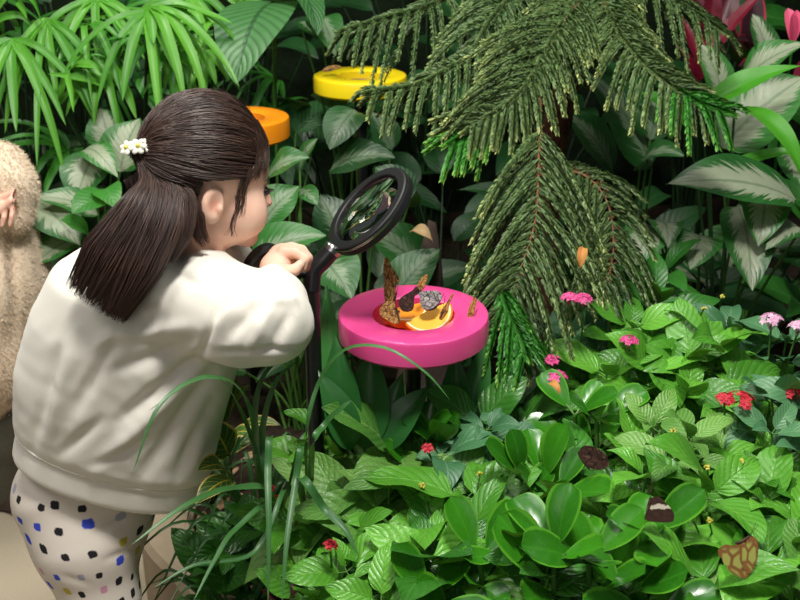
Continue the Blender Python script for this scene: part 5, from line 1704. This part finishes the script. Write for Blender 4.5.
for l in (l1, l2):
    W.chain([cp] + l + [A3(l[-1][0], l[-1][1], .03)], [.09, .055, .048, .036, .03], .02)
V, Q = W.surface(2)
KID = tag(mesh_from('person', V, Q, M['skin'], None, None, .62), 'person in a beige fleece coat at the left edge, fingers showing at the cuff', 'person')
Cc = Field(A3(-1.75, 1.9, .2), A3(-.75, 2.85, 1.2), .006)
Cc.chain([P(-70, 172, 2.55), P(-46, 176, 2.49), P(-4, 176, 2.42), P(10, 190, 2.40)], [.11, .080, .072, .060], .03)
Cc.chain([P(8, 186, 2.40), P(12, 214, 2.40)], [.058, .047], .02)
Cc.chain([P(-75, 190, 2.56), P(-34, 232, 2.51), P(-28, 288, 2.52), P(-22, 345, 2.56), P(-24, 380, 2.60)], [.12, .150, .174, .160, .12], .04)
Cc.ell(P(2, 214, 2.33), (.034, .05, .040), None, .012, True)
V, Q = Cc.surface(2)
V = fold_push(V, Q, [(8, 228, 16, 300, -.014, .012), (2, 240, 4, 330, .008, .014), (22, 232, 34, 290, .006, .014), (16, 300, 8, 350, -.008, .014), (30, 300, 26, 350, -.006, .012), (0, 165, 30, 190, .004, .02)])
N = vnormals(V, Q); ra = np.random.RandomState(4)
mbf = MB(); mbf.add(V, Q)
fz = ra.randint(0, len(V), 70000)
dirn = nz(N[fz] * .75 - UP * .55 + ra.randn(len(fz), 3) * .45)
p0 = V[fz] + ra.randn(len(fz), 3) * .002 - N[fz] * .001
sdv = nz(np.cross(dirn, ra.randn(len(fz), 3))) * .0011
p1 = p0 + dirn * ra.uniform(.006, .012, (len(fz), 1))
mbf.add(np.stack([p0 - sdv, p0 + sdv, p1], 1).reshape(-1, 3), np.arange(len(fz) * 3).reshape(-1, 3))
COAT = mbf.build('fleece_coat', M['fleece'], KID)
Cc = Field(A3(-1.5, 1.9, .2), A3(-.75, 2.9, .7), .006)
Cc.chain([P(-50, 385, 2.60), P(-12, 384, 2.55), P(4, 386, 2.54)], [.06, .052, .046], .03)
V, Q = Cc.surface(2)
tag(mesh_from('coat_hem', V, Q, M['fleece_pink'], KID), 'pinkish fluffy lower hem')
Tt = Field(A3(-1.6, 2.0, .02), A3(-.75, 3.0, .6), .006)
for l in (l1, l2): Tt.chain(l, [.066, .060, .050], .02)
V, Q = Tt.surface(2)
mesh_from('trousers', V, Q, M['trousers'], KID)
for l in (l1, l2):
    a = l[-1]; mb = MB(); fx = nz(A3(.85, -.4, 0)); R3 = np.array([fx, [-fx[1], fx[0], 0], [0, 0, 1]])
    F = Field(A3(a[0] - .15, a[1] - .18, -.01), A3(a[0] + .2, a[1] + .15, .12), .005)
    F.ell(A3(a[0], a[1], .035), (.045, .038, .042), R3, .02); F.ell(A3(a[0], a[1], .026) + fx * .07, (.055, .038, .03), R3, .03)
    F.cone(A3(a[0], a[1], .03), A3(a[0], a[1], .085), .037, .038, .015)
    F.D = np.maximum(F.D, -(np.arange(F.n[2]) * F.h + F.lo[2] - .002)[None, None].astype(np.float32))
    v2, q2 = F.surface(2)
    mesh_from('shoe', v2, q2, M['shoe'], KID)
mb = MB(); D2 = D * (1 + .03 * np.sin(PH * 9)[..., None])
V = hd + A3(-.006, .004, .016) + D2 * A3(.100, .088, .106)
okf = (D[..., 2] > -.25) & ((D[..., 0] < .55) | (D[..., 2] > .55))
mb.add(V.reshape(-1, 3), grid_faces(120, 192)[okf.reshape(-1)[grid_faces(120, 192)].all(1)], None, .3)
mb.build('hair', M['hair'], KID)
for s in (-1, 1):
    mb = MB(); ellipsoid(mb, hd + A3(.076, -.030 + .030 * s, .0), (.008, .010, .007), None, 12, 8)
    mb.build('eye', M['eye'], KID)
# ------------------------------------------------------------------ light and camera
def area(name, loc, tgt, size, power, col, sy=None):
    l = bpy.data.lights.new(name, 'AREA'); l.energy = power; l.size = size; l.color = col
    if sy: l.shape = 'RECTANGLE'; l.size_y = sy
    o = bpy.data.objects.new(name, l); COL.objects.link(o); o.location = loc
    o.rotation_euler = (Vector(tgt) - Vector(loc)).to_track_quat('-Z', 'Y').to_euler()
    return o


area('ceiling_light', (.15, .75, 3.1), (.05, 1.65, .7), .42, 72, (1, .97, .91))
area('left_fill', (-1.5, .8, 3.0), (-.9, 2.2, .8), .8, 24, (1, .97, .92))  # unseen lamp added to lift the palms and the fleece coat
area('planting_light', (.7, 2.2, 3.4), (.6, 2.2, .7), .9, 17, (1, .98, .92))
area('palm_fill', (-1.0, 2.5, 3.2), (-1.0, 2.8, 1.0), .8, 44, (1, .99, .88))  # unseen lamp added overhead to brighten the palms
area('front_fill', (-.6, -.9, 2.3), (-.1, 1.6, .7), 1.4, 9, (1, .97, .93))
w = bpy.data.worlds.new('World'); SC.world = w; w.use_nodes = True
w.node_tree.nodes['Background'].inputs[0].default_value = (.75, .85, .85, 1)
w.node_tree.nodes['Background'].inputs[1].default_value = .05
cam = bpy.data.cameras.new('camera'); co = bpy.data.objects.new('camera', cam); COL.objects.link(co)
cam.sensor_width = 36; cam.lens = FPX * 36 / 800
co.location = CAM; co.rotation_euler = (math.pi / 2 - PITCH, 0, 0)
cam.clip_start = .02
cam.dof.use_dof = True; cam.dof.focus_distance = 1.62; cam.dof.aperture_fstop = 8
SC.camera = co
SC.view_settings.view_transform = 'Standard'
SC.view_settings.look = 'None'
SC.view_settings.exposure = 0
SC.cycles.max_bounces = 8
SC.cycles.transmission_bounces = 8
SC.cycles.caustics_reflective = False
SC.cycles.caustics_refractive = False
